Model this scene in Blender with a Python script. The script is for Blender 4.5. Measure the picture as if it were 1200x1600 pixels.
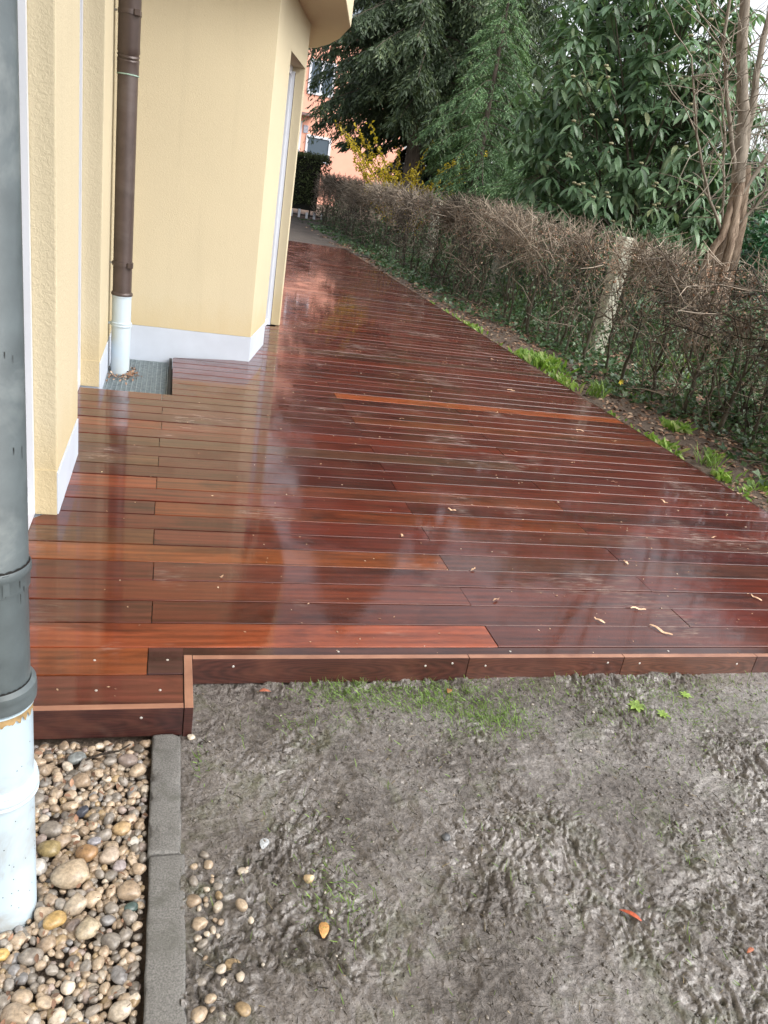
import bpy, bmesh, math, random
import numpy as np
from mathutils import Matrix, Vector
for o in list(bpy.data.objects): bpy.data.objects.remove(o)
SC = bpy.context.scene
COL = SC.collection
R = math.radians
# ------------------------------------------------------------------ camera, world, sun, exposure
pitch, roll, yaw, FPX, CAMH = 0.391656, -0.1694, 0.3051737, 1216.92, 1.49371
fw = np.array([math.sin(yaw)*math.cos(pitch), math.cos(yaw)*math.cos(pitch), -math.sin(pitch)])
rt = np.array([math.cos(yaw), -math.sin(yaw), 0.0]); dn = np.cross(fw, rt)
rt2 = math.cos(roll)*rt + math.sin(roll)*dn; dn2 = -math.sin(roll)*rt + math.cos(roll)*dn
cd = bpy.data.cameras.new('camera'); cam = bpy.data.objects.new('camera', cd); COL.objects.link(cam)
M = Matrix.Identity(4)
for i in range(3):
    M[i][0] = rt2[i]; M[i][1] = -dn2[i]; M[i][2] = -fw[i]
M[0][3], M[1][3], M[2][3] = 0, 0, CAMH
cam.matrix_world = M
cd.sensor_fit = 'VERTICAL'; cd.sensor_height = 24.0; cd.lens = FPX/1600*24.0
cd.clip_start = 0.02; cd.clip_end = 3000
SC.camera = cam
SUN_EL, SUN_AZ = R(48), R(132)          # azimuth clockwise from +Y
w = bpy.data.worlds.new('World'); SC.world = w; w.use_nodes = True
nt = w.node_tree; bg = nt.nodes['Background']
sky = nt.nodes.new('ShaderNodeTexSky'); sky.sky_type = 'NISHITA'; sky.sun_disc = False
sky.sun_elevation = SUN_EL; sky.sun_rotation = SUN_AZ; sky.dust_density = 4.0; sky.air_density = 1.0; sky.altitude = 200
hs = nt.nodes.new('ShaderNodeHueSaturation'); hs.inputs['Saturation'].default_value = 0.22; hs.inputs['Value'].default_value = 1.0
nt.links.new(sky.outputs[0], hs.inputs['Color']); nt.links.new(hs.outputs[0], bg.inputs[0])
bg.inputs[1].default_value = 0.15
sd = bpy.data.lights.new('sun', 'SUN'); sd.energy = 1.2; sd.angle = R(70); sd.color = (1.0, 0.97, 0.92)
sun = bpy.data.objects.new('sun', sd); COL.objects.link(sun)
sdir = Vector((math.sin(SUN_AZ)*math.cos(SUN_EL), math.cos(SUN_AZ)*math.cos(SUN_EL), math.sin(SUN_EL)))
sun.rotation_euler = sdir.to_track_quat('Z', 'Y').to_euler(); sun.location = sdir*30
SC.view_settings.view_transform = 'Standard'; SC.view_settings.look = 'None'
SC.view_settings.exposure = 1.28; SC.view_settings.gamma = 1.0; SC.view_settings.use_curve_mapping = False

# ------------------------------------------------------------------ helpers
RNG = np.random.default_rng(7); random.seed(7)
def s2l(r, g, b):
    f = lambda c: (c/12.92 if c <= .04045 else ((c+.055)/1.055)**2.4)
    return (f(r/255), f(g/255), f(b/255), 1)
def tag(o, label=None, cat=None, group=None, kind=None):
    if label: o['label'] = label
    if cat: o['category'] = cat
    if group: o['group'] = group
    if kind: o['kind'] = kind
    return o
def empty(name, loc=(0, 0, 0), label=None, cat=None, group=None):
    o = bpy.data.objects.new(name, None); COL.objects.link(o); o.location = loc; o.empty_display_size = .1
    return tag(o, label, cat, group)
def link(name, me, mat, parent=None):
    o = bpy.data.objects.new(name, me); COL.objects.link(o)
    if mat is not None and not me.materials: me.materials.append(mat)
    if parent is not None:
        o.parent = parent
        o.matrix_parent_inverse = Matrix.Translation(-Vector(parent.location)) if parent.type == 'EMPTY' else parent.matrix_world.inverted()
    return o
def mesh_np(name, V, F, tint=None, smooth=False):
    """V (n,3); F (m,k) array of equal sized faces, or a list of such arrays"""
    me = bpy.data.meshes.new(name)
    if not isinstance(F, list): F = [F]
    F = [np.asarray(f, dtype=np.int32) for f in F if len(f)]
    V = np.asarray(V, dtype=np.float32)
    loops = np.concatenate([f.ravel() for f in F]); tot = np.concatenate([np.full(len(f), f.shape[1], np.int32) for f in F])
    st = np.concatenate([[0], np.cumsum(tot)[:-1]]).astype(np.int32)
    me.vertices.add(len(V)); me.vertices.foreach_set('co', V.ravel())
    me.loops.add(len(loops)); me.loops.foreach_set('vertex_index', loops)
    me.polygons.add(len(tot)); me.polygons.foreach_set('loop_start', st); me.polygons.foreach_set('loop_total', tot)
    if smooth: me.polygons.foreach_set('use_smooth', np.ones(len(tot), bool))
    me.update(calc_edges=True)
    if tint is not None:
        tint = np.asarray(tint, np.float32)
        if tint.ndim == 1:
            a = me.attributes.new('tint', 'FLOAT', 'POINT'); a.data.foreach_set('value', tint)
        else:
            a = me.attributes.new('col', 'FLOAT_COLOR', 'POINT'); a.data.foreach_set('color', np.c_[tint, np.ones(len(tint))].astype(np.float32).ravel())
    return me
def scatter(T, TF, B, P):
    """template verts T (m,3), faces TF (k,n), bases B (N,3,3) columns = axes, positions P (N,3)"""
    T = np.asarray(T, float); TF = np.asarray(TF)
    V = np.einsum('nij,mj->nmi', B, T) + P[:, None, :]
    F = TF[None] + (np.arange(len(P))*len(T))[:, None, None]
    return V.reshape(-1, 3), F.reshape(-1, TF.shape[1])
def unit(v): return v/np.maximum(np.linalg.norm(v, axis=-1, keepdims=True), 1e-9)
def basis(d, up):
    """columns: side, normal, direction"""
    d = unit(d); s = unit(np.cross(d, up)); n = np.cross(s, d)
    return np.stack([s, n, d], axis=-1)
class MB:
    def __init__(s): s.v = []; s.f = []
    def add(s, V, F):
        n = len(s.v); s.v += [tuple(map(float, q)) for q in V]; s.f += [tuple(i+n for i in f) for f in F]
    def box(s, x0, x1, y0, y1, z0, z1):
        s.add([(x0,y0,z0),(x1,y0,z0),(x1,y1,z0),(x0,y1,z0),(x0,y0,z1),(x1,y0,z1),(x1,y1,z1),(x0,y1,z1)],
              [(0,3,2,1),(4,5,6,7),(0,1,5,4),(1,2,6,5),(2,3,7,6),(3,0,4,7)]); return s
    def prism(s, poly, z0, z1):
        n = len(poly)
        s.add([(x,y,z0) for x,y in poly]+[(x,y,z1) for x,y in poly],
              [tuple(range(n))[::-1], tuple(range(n,2*n))]+[(i,(i+1)%n,n+(i+1)%n,n+i) for i in range(n)]); return s
    def tube(s, pts, rad, n=12, caps=True, jit=0.0):
        pts = [np.array(p, float) for p in pts]
        if not hasattr(rad, '__len__'): rad = [rad]*len(pts)
        b = len(s.v); ref = np.array([0.3, 0.9, 0.2]); 
        for i, p in enumerate(pts):
            d = pts[min(i+1, len(pts)-1)]-pts[max(i-1, 0)]; d = d/np.linalg.norm(d)
            r_ = ref if abs(d@ref) < .95 else np.array([1., 0, 0])
            a = np.cross(d, r_); a /= np.linalg.norm(a); c = np.cross(d, a)
            for k in range(n):
                t = 2*math.pi*k/n; rr = rad[i]*(1+jit*random.uniform(-1, 1))
                s.v.append(tuple(p+rr*(math.cos(t)*a+math.sin(t)*c)))
        for i in range(len(pts)-1):
            for k in range(n):
                s.f.append((b+i*n+k, b+i*n+(k+1)%n, b+(i+1)*n+(k+1)%n, b+(i+1)*n+k))
        if caps:
            s.f.append(tuple(b+k for k in range(n))[::-1]); s.f.append(tuple(b+(len(pts)-1)*n+k for k in range(n)))
        return s
    def lathe(s, c, prof, n=40):
        """prof: list of (radius, z)"""
        b = len(s.v)
        for r_, z in prof:
            for k in range(n):
                t = 2*math.pi*k/n; s.v.append((c[0]+r_*math.cos(t), c[1]+r_*math.sin(t), c[2]+z))
        for i in range(len(prof)-1):
            for k in range(n):
                s.f.append((b+i*n+k, b+i*n+(k+1)%n, b+(i+1)*n+(k+1)%n, b+(i+1)*n+k))
        s.f.append(tuple(b+k for k in range(n))[::-1]); s.f.append(tuple(b+(len(prof)-1)*n+k for k in range(n)))
        return s
    def mesh(s, name, smooth=False, bevel=0, auto=None):
        me = bpy.data.meshes.new(name); me.from_pydata(s.v, [], s.f); me.update()
        if bevel:
            bm = bmesh.new(); bm.from_mesh(me)
            bmesh.ops.bevel(bm, geom=[e for e in bm.edges if len(e.link_faces) == 2 and e.calc_face_angle(0) > .5], offset=bevel, segments=2, affect='EDGES', profile=.6)
            bm.to_mesh(me); bm.free()
        if smooth:
            me.polygons.foreach_set('use_smooth', [True]*len(me.polygons))
            me.set_sharp_from_angle(angle=R(auto or 40))
        return me
    def build(s, name, mat, parent=None, **k): return link(name, s.mesh(name, **k), mat, parent)

# numpy value noise
_TAB = np.random.default_rng(3).random((256, 256))
def vn(x, y, seed=0):
    x = x+seed*17.31; y = y+seed*9.77
    xi = np.floor(x).astype(int); yi = np.floor(y).astype(int); fx = x-xi; fy = y-yi
    fx = fx*fx*fx*(fx*(fx*6-15)+10); fy = fy*fy*fy*(fy*(fy*6-15)+10)
    g = lambda a, b: _TAB[a % 256, b % 256]
    return (g(xi,yi)*(1-fx)+g(xi+1,yi)*fx)*(1-fy)+(g(xi,yi+1)*(1-fx)+g(xi+1,yi+1)*fx)*fy-.5
def fbm(x, y, o=4, seed=0):
    s = 0; a = 1.; c, sn = math.cos(.6), math.sin(.6)
    for i in range(o):
        s = s+a*vn(x, y, seed+i); x, y = (x*c-y*sn)*2.03+3.1, (x*sn+y*c)*2.03+1.7; a *= .5
    return s

# ------------------------------------------------------------------ materials
class NT:
    def __init__(s, name):
        s.m = bpy.data.materials.new(name); s.m.use_nodes = True; s.t = s.m.node_tree
        s.b = s.t.nodes['Principled BSDF']; s.out = s.t.nodes['Material Output']
    def n(s, typ, **k):
        nd = s.t.nodes.new('ShaderNode'+typ)
        for a, v in k.items(): setattr(nd, a, v)
        return nd
    def l(s, a, b): s.t.links.new(a, b)
    def setin(s, sock, v):
        if hasattr(v, 'is_output') or isinstance(v, bpy.types.NodeSocket): s.l(v, sock)
        else: sock.default_value = v
    def coord(s, kind='Object', scale=(1, 1, 1), offset=None):
        tc = s.n('TexCoord').outputs[kind] if kind != 'Position' else s.n('NewGeometry').outputs['Position']
        mp = s.n('Mapping'); mp.inputs['Scale'].default_value = scale; s.l(tc, mp.inputs[0])
        if offset is not None: s.l(offset, mp.inputs['Location'])
        return mp.outputs[0]
    def noise(s, vec, scale=5, detail=4, rough=.55, dist=0):
        nd = s.n('TexNoise'); s.l(vec, nd.inputs['Vector']); nd.inputs['Scale'].default_value = scale
        nd.inputs['Detail'].default_value = detail; nd.inputs['Roughness'].default_value = rough; nd.inputs['Distortion'].default_value = dist
        return nd.outputs['Fac']
    def ramp(s, fac, stops):
        nd = s.n('ValToRGB'); s.setin(nd.inputs[0], fac); e = nd.color_ramp.elements
        while len(e) < len(stops): e.new(.5)
        for el, (p, c) in zip(e, stops):
            el.position = p; el.color = c if hasattr(c, '__len__') else (c, c, c, 1)
        return nd.outputs[0]
    def mix(s, fac, a, b, mode='MIX'):
        nd = s.n('Mix', data_type='RGBA', blend_type=mode); s.setin(nd.inputs[0], fac); s.setin(nd.inputs[6], a); s.setin(nd.inputs[7], b)
        return nd.outputs[2]
    def math(s, op, a, b=None, c=None):
        nd = s.n('Math', operation=op); s.setin(nd.inputs[0], a)
        if b is not None: s.setin(nd.inputs[1], b)
        if c is not None: s.setin(nd.inputs[2], c)
        return nd.outputs[0]
    def bump(s, h, strength=.5, dist=.01, normal=None):
        nd = s.n('Bump'); s.l(h, nd.inputs['Height']); nd.inputs['Strength'].default_value = strength; nd.inputs['Distance'].default_value = dist
        if normal is not None: s.l(normal, nd.inputs['Normal'])
        return nd.outputs[0]
    def set(s, **k):
        names = dict(color='Base Color', rough='Roughness', metal='Metallic', normal='Normal', coat='Coat Weight', coat_rough='Coat Roughness', coat_ior='Coat IOR', coat_normal='Coat Normal', spec='Specular IOR Level', ior='IOR', sheen='Sheen Weight', trans='Transmission Weight')
        for a, v in k.items(): s.setin(s.b.inputs[names[a]], v)
        return s.m
def attr(N, name, out='Fac'):
    a = N.n('Attribute', attribute_name=name); return a.outputs[out]

def m_wood(name):
    N = NT(name); oi = N.n('ObjectInfo')
    rv = N.n('CombineXYZ'); r1 = N.math('MULTIPLY', oi.outputs['Random'], 37.0); r2 = N.math('MULTIPLY', oi.outputs['Random'], 91.0)
    N.l(r1, rv.inputs[0]); N.l(r2, rv.inputs[1]); N.l(r1, rv.inputs[2])
    fine = N.noise(N.coord('Object', (4.5, 40, 40), rv.outputs[0]), 1.5, 6, .75, 1.6)
    mid = N.noise(N.coord('Object', (1.1, 14, 14), rv.outputs[0]), 1.3, 3, .5, 1.2)
    wv = N.n('TexWave', wave_type='BANDS', bands_direction='Y'); N.l(N.coord('Object', (.9, 9, 9), rv.outputs[0]), wv.inputs[0])
    wv.inputs['Scale'].default_value = .9; wv.inputs['Distortion'].default_value = 7; wv.inputs['Detail'].default_value = 2; wv.inputs['Detail Scale'].default_value = .8
    g = N.math('ADD', N.math('MULTIPLY', fine, .38), N.math('ADD', N.math('MULTIPLY', mid, .62), N.math('MULTIPLY', wv.outputs['Fac'], .10)))
    gr = N.ramp(g, [(.34, .42), (.58, 1.0), (.85, 1.6)])
    col = N.mix(1.0, oi.outputs['Color'], gr, 'MULTIPLY')
    # dark water marks that follow the board
    blot = N.ramp(N.noise(N.coord('Object', (2.0, 5, 5), rv.outputs[0]), 1.1, 4, .6, .6), [(.53, 0), (.68, 1)])
    col = N.mix(N.math('MULTIPLY', blot, .75), col, N.mix(1.0, col, (.42, .36, .38, 1), 'MULTIPLY'))
    # dried mud smears and scuffs, streaky
    pos = N.coord('Position')
    big = N.noise(pos, 1.7, 3, .6, .5)
    st = N.n('Mapping'); N.l(pos, st.inputs[0]); st.inputs['Rotation'].default_value = (0, 0, R(35)); st.inputs['Scale'].default_value = (9, 55, 1)
    streak = N.noise(st.outputs[0], 1.0, 4, .7, .5)
    sm = N.math('MULTIPLY', N.ramp(big, [(.57, 0), (.66, 1)]), N.ramp(streak, [(.47, 0), (.62, 1)]))
    col = N.mix(N.math('MULTIPLY', sm, .38), col, (.36, .30, .26, 1))
    wet = N.noise(pos, 2.6, 4, .6, .3)
    wet2 = N.noise(N.coord('Object', (3, 26, 26), rv.outputs[0]), 1.4, 4, .6, .5)
    wm = N.math('ADD', N.math('MULTIPLY', wet, .55), N.math('MULTIPLY', wet2, .45))
    cr = N.ramp(wm, [(.40, .006), (.57, .018), (.72, .09)])
    cr = N.math('ADD', cr, N.math('MULTIPLY', sm, .35))
    drops = N.noise(pos, 190, 2, .5); swell = N.noise(N.coord('Object', (5, 30, 30), rv.outputs[0]), 1.2, 2, .5)
    dmask = N.ramp(N.noise(pos, 3.4, 2, .5), [(.42, 0), (.62, 1)])
    h = N.math('ADD', N.math('MULTIPLY', N.math('MULTIPLY', N.ramp(drops, [(.54, 0), (.64, 1)]), dmask), .8), N.math('MULTIPLY', swell, .55))
    h = N.math('ADD', h, N.math('MULTIPLY', N.noise(N.coord('Object', (9, 60, 60), rv.outputs[0]), 1.5, 5, .7, .6), .22))
    bw = N.bump(fine, .25, .001)
    N.set(color=col, rough=N.math('ADD', .42, N.math('MULTIPLY', sm, .3)), normal=bw, coat=N.math('SUBTRACT', N.ramp(N.noise(pos, 4.2, 4, .6, .6), [(.36, .78), (.50, 1.0)]), N.math('MULTIPLY', sm, .4)), coat_rough=cr, coat_ior=1.46, coat_normal=N.bump(h, .10, .003), spec=.1)
    return N.m
def m_fascia():
    N = NT('fascia_wood'); oi = N.n('ObjectInfo')
    fine = N.noise(N.coord('Object', (2.5, 60, 60)), 1.5, 5, .65, .5)
    wv = N.n('TexWave', wave_type='RINGS', rings_direction='Y'); N.l(N.coord('Object', (2.2, 9, 16)), wv.inputs[0])
    wv.inputs['Scale'].default_value = 2.6; wv.inputs['Distortion'].default_value = 5; wv.inputs['Detail'].default_value = 2
    g = N.math('ADD', N.math('MULTIPLY', fine, .6), N.math('MULTIPLY', wv.outputs['Fac'], .16))
    col = N.mix(1.0, oi.outputs['Color'], N.ramp(g, [(.25, .4), (.6, 1.05)]), 'MULTIPLY')
    pat = N.ramp(N.noise(N.coord('Position', (5, 5, 9)), 1.3, 3), [(.48, 0), (.70, 1)])
    col = N.mix(N.math('MULTIPLY', pat, .35), col, (.16, .062, .038, 1))
    # paler tan mixed in on the upward-facing edge of the plank
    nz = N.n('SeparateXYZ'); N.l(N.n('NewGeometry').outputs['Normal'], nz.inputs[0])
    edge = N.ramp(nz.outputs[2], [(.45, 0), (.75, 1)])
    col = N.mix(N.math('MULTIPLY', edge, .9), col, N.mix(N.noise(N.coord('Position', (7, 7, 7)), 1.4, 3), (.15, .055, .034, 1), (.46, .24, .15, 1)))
    N.set(color=col, rough=.45, coat=.35, coat_rough=.25, normal=N.bump(fine, .3, .002)); return N.m
def m_plain(name, c, rough=.5, metal=0, nscale=20, var=.15, bumpd=0, bscale=60, spec=.5, stain=None, sscale=3):
    N = NT(name); pos = N.coord('Position')
    n = N.noise(pos, nscale, 5, .6)
    lo = tuple(x*(1-var) for x in c[:3])+(1,); hi = tuple(min(1, x*(1+var)) for x in c[:3])+(1,)
    col = N.ramp(n, [(.3, lo), (.7, hi)])
    if stain: col = N.mix(N.ramp(N.noise(pos, sscale, 5, .65, .6), [(.52, 0), (.7, .8)]), col, stain)
    k = dict(color=col, rough=rough, metal=metal, spec=spec)
    if bumpd: k['normal'] = N.bump(N.noise(pos, bscale, 5, .65), .6, bumpd)
    N.set(**k); return N.m
def m_stucco(name, c, coarse):
    N = NT(name); pos = N.coord('Position')
    v = N.noise(pos, 1.3, 3, .5)
    col = N.mix(v, tuple(x*.93 for x in c[:3])+(1,), tuple(min(1, x*1.06) for x in c[:3])+(1,))
    # rain streaks and damp foot
    stre = N.ramp(N.noise(N.coord('Position', (9, 9, .5)), 1.2, 4, .6), [(.55, 0), (.8, .25)])
    col = N.mix(stre, col, tuple(x*.78 for x in c[:3])+(1,))
    sz = N.n('SeparateXYZ'); N.l(pos, sz.inputs[0]); hz = N.math('ADD', sz.outputs[2], N.math('MULTIPLY', N.noise(N.coord('Position', (5, 5, 3)), 1.0, 4, .6), .35))
    foot = N.ramp(hz, [(.36, .5), (.62, 0)]); col = N.mix(foot, col, tuple(x*k for x, k in zip(c[:3], (.90, .80, .60)))+(1,))
    spk = N.ramp(N.noise(pos, 42, 3, .6), [(.66, 0), (.76, .28)]); col = N.mix(spk, col, tuple(x*.7 for x in c[:3])+(1,))
    a = N.noise(pos, 55 if coarse else 130, 3, .6, .8); b = N.noise(pos, 160 if coarse else 320, 2, .5)
    h = N.math('ADD', N.math('MULTIPLY', N.ramp(a, [(.42, 0), (.62, 1)]), .7), N.math('MULTIPLY', b, .45))
    N.set(color=col, rough=.85, spec=.2, normal=N.bump(h, .32 if coarse else .35, .005 if coarse else .003)); return N.m
def m_leaf(name, stops, rough=.42, trans=.25, spec=.5, obj=False, backlight=None):
    N = NT(name)
    fac = N.n('ObjectInfo').outputs['Random'] if obj else attr(N, 'tint')
    col = N.ramp(fac, stops)
    n = N.noise(N.coord('Position'), 25, 2); col = N.mix(.25, col, N.ramp(n, [(.3, .03), (.7, .9)]), 'OVERLAY')
    N.set(color=col, rough=rough, spec=spec)
    tr = N.n('BsdfTranslucent'); N.l(N.mix(1.0, col, (1.15, 1.25, .7, 1), 'MULTIPLY'), tr.inputs[0])
    mx = N.n('MixShader'); mx.inputs[0].default_value = trans
    N.l(N.b.outputs[0], mx.inputs[1]); N.l(tr.outputs[0], mx.inputs[2]); N.l(mx.outputs[0], N.out.inputs[0]); return N.m
def m_tint(name, stops, rough=.8, spec=.3, bumpd=0):
    N = NT(name); col = N.ramp(attr(N, 'tint'), stops)
    k = dict(color=col, rough=rough, spec=spec)
    if bumpd: k['normal'] = N.bump(N.noise(N.coord('Position', (1, 1, .3)), 60, 4), .7, bumpd)
    N.set(**k); return N.m
def m_bark(name, a, b, scale=(30, 30, 5), bd=.02):
    N = NT(name); n = N.noise(N.coord('Position', scale), 1, 5, .65, .6)
    n2 = N.noise(N.coord('Position'), 6, 3)
    col = N.ramp(N.math('ADD', N.math('MULTIPLY', n, .7), N.math('MULTIPLY', n2, .3)), [(.35, a), (.65, b)])
    N.set(color=col, rough=.85, spec=.2, normal=N.bump(n, .9, bd)); return N.m

M_WOOD = m_wood('wet_hardwood'); M_FASCIA = m_fascia()
CREAM = (.575, .50, .345, 1)
M_STUC_R = m_stucco('rough_stucco', CREAM, True); M_STUC = m_stucco('smooth_stucco', CREAM, False)
M_PLINTH = m_plain('plinth_paint', (.50, .545, .62, 1), .7, nscale=4, var=.06, bumpd=.001, bscale=150)
M_WHITE = m_plain('white_frame', (.66, .68, .73, 1), .35, nscale=2, var=.04)
M_PVC = m_plain('white_plastic_pipe', (.47, .56, .63, 1), .35, nscale=3, var=.05, stain=(.50, .52, .50, 1), sscale=2.2)
M_PVCD = m_plain('dirty_plastic_pipe', (.46, .57, .65, 1), .35, nscale=3, var=.05, stain=(.33, .32, .29, 1), sscale=5)
M_ZINC = m_plain('painted_dark_pipe', (.075, .092, .098, 1), .42, nscale=12, var=.2, stain=(.17, .19, .19, 1), sscale=5, bumpd=.0008, bscale=40)
M_DRIP = m_plain('tar_drip', (.008, .008, .008, 1), .5)
M_COPPER = m_plain('brown_copper_pipe', (.078, .057, .051, 1), .38, metal=.25, nscale=8, var=.18, stain=(.11, .088, .080, 1), sscale=4)
M_VERDI = m_plain('verdigris', (.25, .36, .30, 1), .8)
M_RUST = m_plain('rusty_stain', (.30, .20, .09, 1), .8, nscale=40, var=.5)
M_GLASS = NT('window_glass').set(color=(.03, .04, .05, 1), rough=.03, spec=.8)
M_GALV = m_plain('galvanised_steel', (.30, .35, .37, 1), .45, metal=.5, nscale=40, var=.25)
M_DARK = m_plain('dark_pit', (.03, .03, .03, 1), .9)
M_KERB = m_plain('kerb_concrete', (.135, .130, .122, 1), .65, nscale=240, var=.5, bumpd=.0025, bscale=200, stain=(.075, .074, .062, 1), sscale=11)
M_POST = m_plain('mossy_concrete', (.46, .45, .36, 1), .9, nscale=30, var=.25, bumpd=.004, bscale=50, stain=(.34, .34, .24, 1), sscale=7)
M_WIRE = m_plain('fence_wire', (.10, .10, .09, 1), .5, metal=.5)
M_SCREW = m_plain('screw_steel', (.65, .62, .58, 1), .3, metal=.6)
M_SHAV = m_plain('wood_shaving', (.62, .40, .26, 1), .7, nscale=80, var=.3)
M_RUBBER = m_plain('cable_grey', (.35, .33, .28, 1), .6)

# ------------------------------------------------------------------ ground
N = NT('earth'); p_ = N.coord('Position')
N.set(color=N.ramp(N.noise(p_, 1.5, 6, .6), [(.3, (.045, .036, .026, 1)), (.7, (.085, .068, .05, 1))]), rough=.9, normal=N.bump(N.noise(p_, 12, 6), .6, .03))
M_EARTH = N.m
gm = MB(); gm.add([(-900,-900,-.26),(900,-900,-.26),(900,900,-.26),(-900,900,-.26)], [(0,1,2,3)])
tag(gm.build('ground', M_EARTH), kind='structure')

def sheet(name, mat, xs, ys, zf):
    X, Y = np.meshgrid(xs, ys); Z = zf(X, Y); nx, ny = len(xs), len(ys)
    idx = np.arange(nx*ny).reshape(ny, nx)
    F = np.stack([idx[:-1,:-1], idx[:-1,1:], idx[1:,1:], idx[1:,:-1]], -1).reshape(-1, 4)
    o = link(name, mesh_np(name, np.stack([X, Y, Z], -1).reshape(-1, 3), F, smooth=True), mat); tag(o, kind='structure'); return o
# churned wet mud in front of the deck
prints = []
_r = random.Random(21)
for (fx, fy, fa) in [(.47,1.62,1.1),(.60,1.50,.4),(.82,1.34,1.3),(1.05,1.25,1.0),(1.32,1.15,.7),(.70,1.12,1.4),(1.45,1.42,.9),(1.75,1.55,.3),(.95,1.62,.2),(.42,1.80,.8),(1.2,1.75,1.2),(1.6,1.85,.6),(.55,1.32,1.9),(1.0,1.02,.9),(1.9,1.3,1.1),(.3,1.2,.2),(2.1,1.7,1.0)]:
    prints.append((fx, fy, fa+_r.uniform(-.2,.2), _r.uniform(.6,1.0)))
def mud_base(X): return -.098+np.clip(X-.2, 0, 3)*.012
def mud_z(X, Y):
    wx = fbm(X*7, Y*7, 3, 1)*.06; wy = fbm(X*7, Y*7, 3, 5)*.06
    a = fbm(X*2.6, Y*2.6, 3, 11)*.011
    u, v = X+wx, Y+wy
    mask = np.clip(.60+2.3*fbm(X*3.1, Y*3.1, 3, 61), .10, 1.2)
    c1 = fbm(u*15, v*15, 3, 21); c2 = fbm(u*38, v*34, 3, 31); c3 = fbm(X*80+wx*60, Y*80+wy*60, 2, 41)
    sst = lambda t: np.clip(t, 0, 1)**2*(3-2*np.clip(t, 0, 1))
    c4 = fbm(X*26+wx*90, Y*22+wy*90, 3, 91)
    crack = np.clip(1-np.abs(c4)*7, 0, 1)**2; lump = sst(c2*3.5+.5)
    z = a+mask*(c1*.010+lump*.0085-crack*.0085)+np.maximum(mask, .45)*c3*.0055+fbm(X*150, Y*150, 2, 44)*.0016
    for fx, fy, fa, st in prints:
        c, s = math.cos(fa), math.sin(fa); a_ = ((X-fx)*c+(Y-fy)*s)/.15; b_ = (-(X-fx)*s+(Y-fy)*c)/.055
        d = np.sqrt(a_**2+b_**2)+fbm(X*22, Y*22, 2, 7)*.5
        inside = 1/(1+np.exp((d-1)*9)); rim = np.exp(-((d-1.18)/.17)**2)
        tread = np.sign(np.sin(a_*15+b_*b_*2+wx*40))*.5
        z = z+st*(inside*(-.006+tread*.003*np.clip(1.2-d, 0, 1))+rim*.0035)
    return np.maximum(z, -.021-.004*mask)+mud_base(X)
N = NT('wet_mud'); p_ = N.coord('Position')
n1 = N.noise(p_, 3.2, 5, .6); n2 = N.noise(p_, 38, 5, .65); n3 = N.noise(p_, 6.5, 6, .7, .8)
col = N.ramp(N.math('ADD', N.math('MULTIPLY', n1, .5), N.math('MULTIPLY', n2, .5)), [(.38, (.082, .070, .061, 1)), (.5, (.170, .151, .137, 1)), (.62, (.265, .243, .226, 1))])
col = N.mix(N.ramp(n3, [(.52, 0), (.68, .6)]), col, (.075, .085, .032, 1))
col = N.mix(N.ramp(N.noise(p_, 420, 2), [(.66, 0), (.74, .5)]), col, (.33, .29, .24, 1))
crs = N.math('ABSOLUTE', N.math('SUBTRACT', N.noise(p_, 34, 4, .6, .6), .5)); crs = N.ramp(crs, [(.0, 0), (.10, 1)])
fb0 = N.bump(crs, .7, .006); fb = N.bump(N.noise(p_, 120, 5, .7), .9, .008, fb0)
col = N.mix(N.ramp(N.noise(p_, 170, 3, .6), [(.60, 0), (.68, .75)]), col, (.045, .038, .030, 1))
N.set(color=col, rough=.6, spec=.25, normal=fb, coat=N.ramp(n1, [(.38, .5), (.56, 1.0)]), coat_ior=1.45, coat_rough=N.ramp(N.noise(p_, 7, 4, .6), [(.40, .12), (.62, .36)]), coat_normal=N.bump(N.noise(p_, 70, 3, .5), .3, .004))
M_MUD = N.m
sheet('muddy_ground', M_MUD, np.arange(.092, 2.7, .0036), np.concatenate([np.arange(.82, 1.9, .0034), np.arange(1.9, 2.25, .006)]), mud_z)
sheet('muddy_ground_outer', M_MUD, np.concatenate([np.linspace(2.68, 3.75, 48), np.linspace(3.9, 9, 20)]), np.linspace(-2, 2.3, 60), lambda X, Y: -.068+fbm(X*6, Y*6, 4, 2)*.02)
sheet('muddy_ground_near', M_MUD, np.linspace(.1, 2.7, 60), np.linspace(-3, .83, 50), lambda X, Y: mud_base(X)-.004+fbm(X*6, Y*6, 4, 2)*.015)
# soil strip and garden beyond
N = NT('leafy_soil'); p_ = N.coord('Position')
n1 = N.noise(p_, 5, 6, .65); n2 = N.noise(p_, 60, 5, .7)
col = N.ramp(N.math('ADD', N.math('MULTIPLY', n1, .5), N.math('MULTIPLY', n2, .5)), [(.35, (.055, .042, .032, 1)), (.5, (.135, .098, .072, 1)), (.7, (.24, .185, .145, 1))])
N.set(color=col, rough=.8, normal=N.bump(n2, .8, .02)); M_SOIL = N.m
def soil_z(X, Y): return -.125+fbm(X*2.5, Y*2.5, 4, 5)*.035+np.clip((X-6)*.03, 0, .3)
sheet('garden_soil', M_SOIL, np.concatenate([np.linspace(3.62, 6.2, 60), np.linspace(6.35, 26, 45)]), np.concatenate([np.linspace(2.28, 12, 140), np.linspace(12.15, 60, 120)]), soil_z)
N = NT('path_soil'); p_ = N.coord('Position')
N.set(color=N.ramp(N.math('ADD', N.math('MULTIPLY', N.noise(p_, 2, 5), .5), N.math('MULTIPLY', N.noise(p_, 45, 4), .5)), [(.35, (.040, .032, .026, 1)), (.65, (.105, .088, .074, 1))]), rough=.75, normal=N.bump(N.noise(p_, 40, 4), .7, .02))
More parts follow.
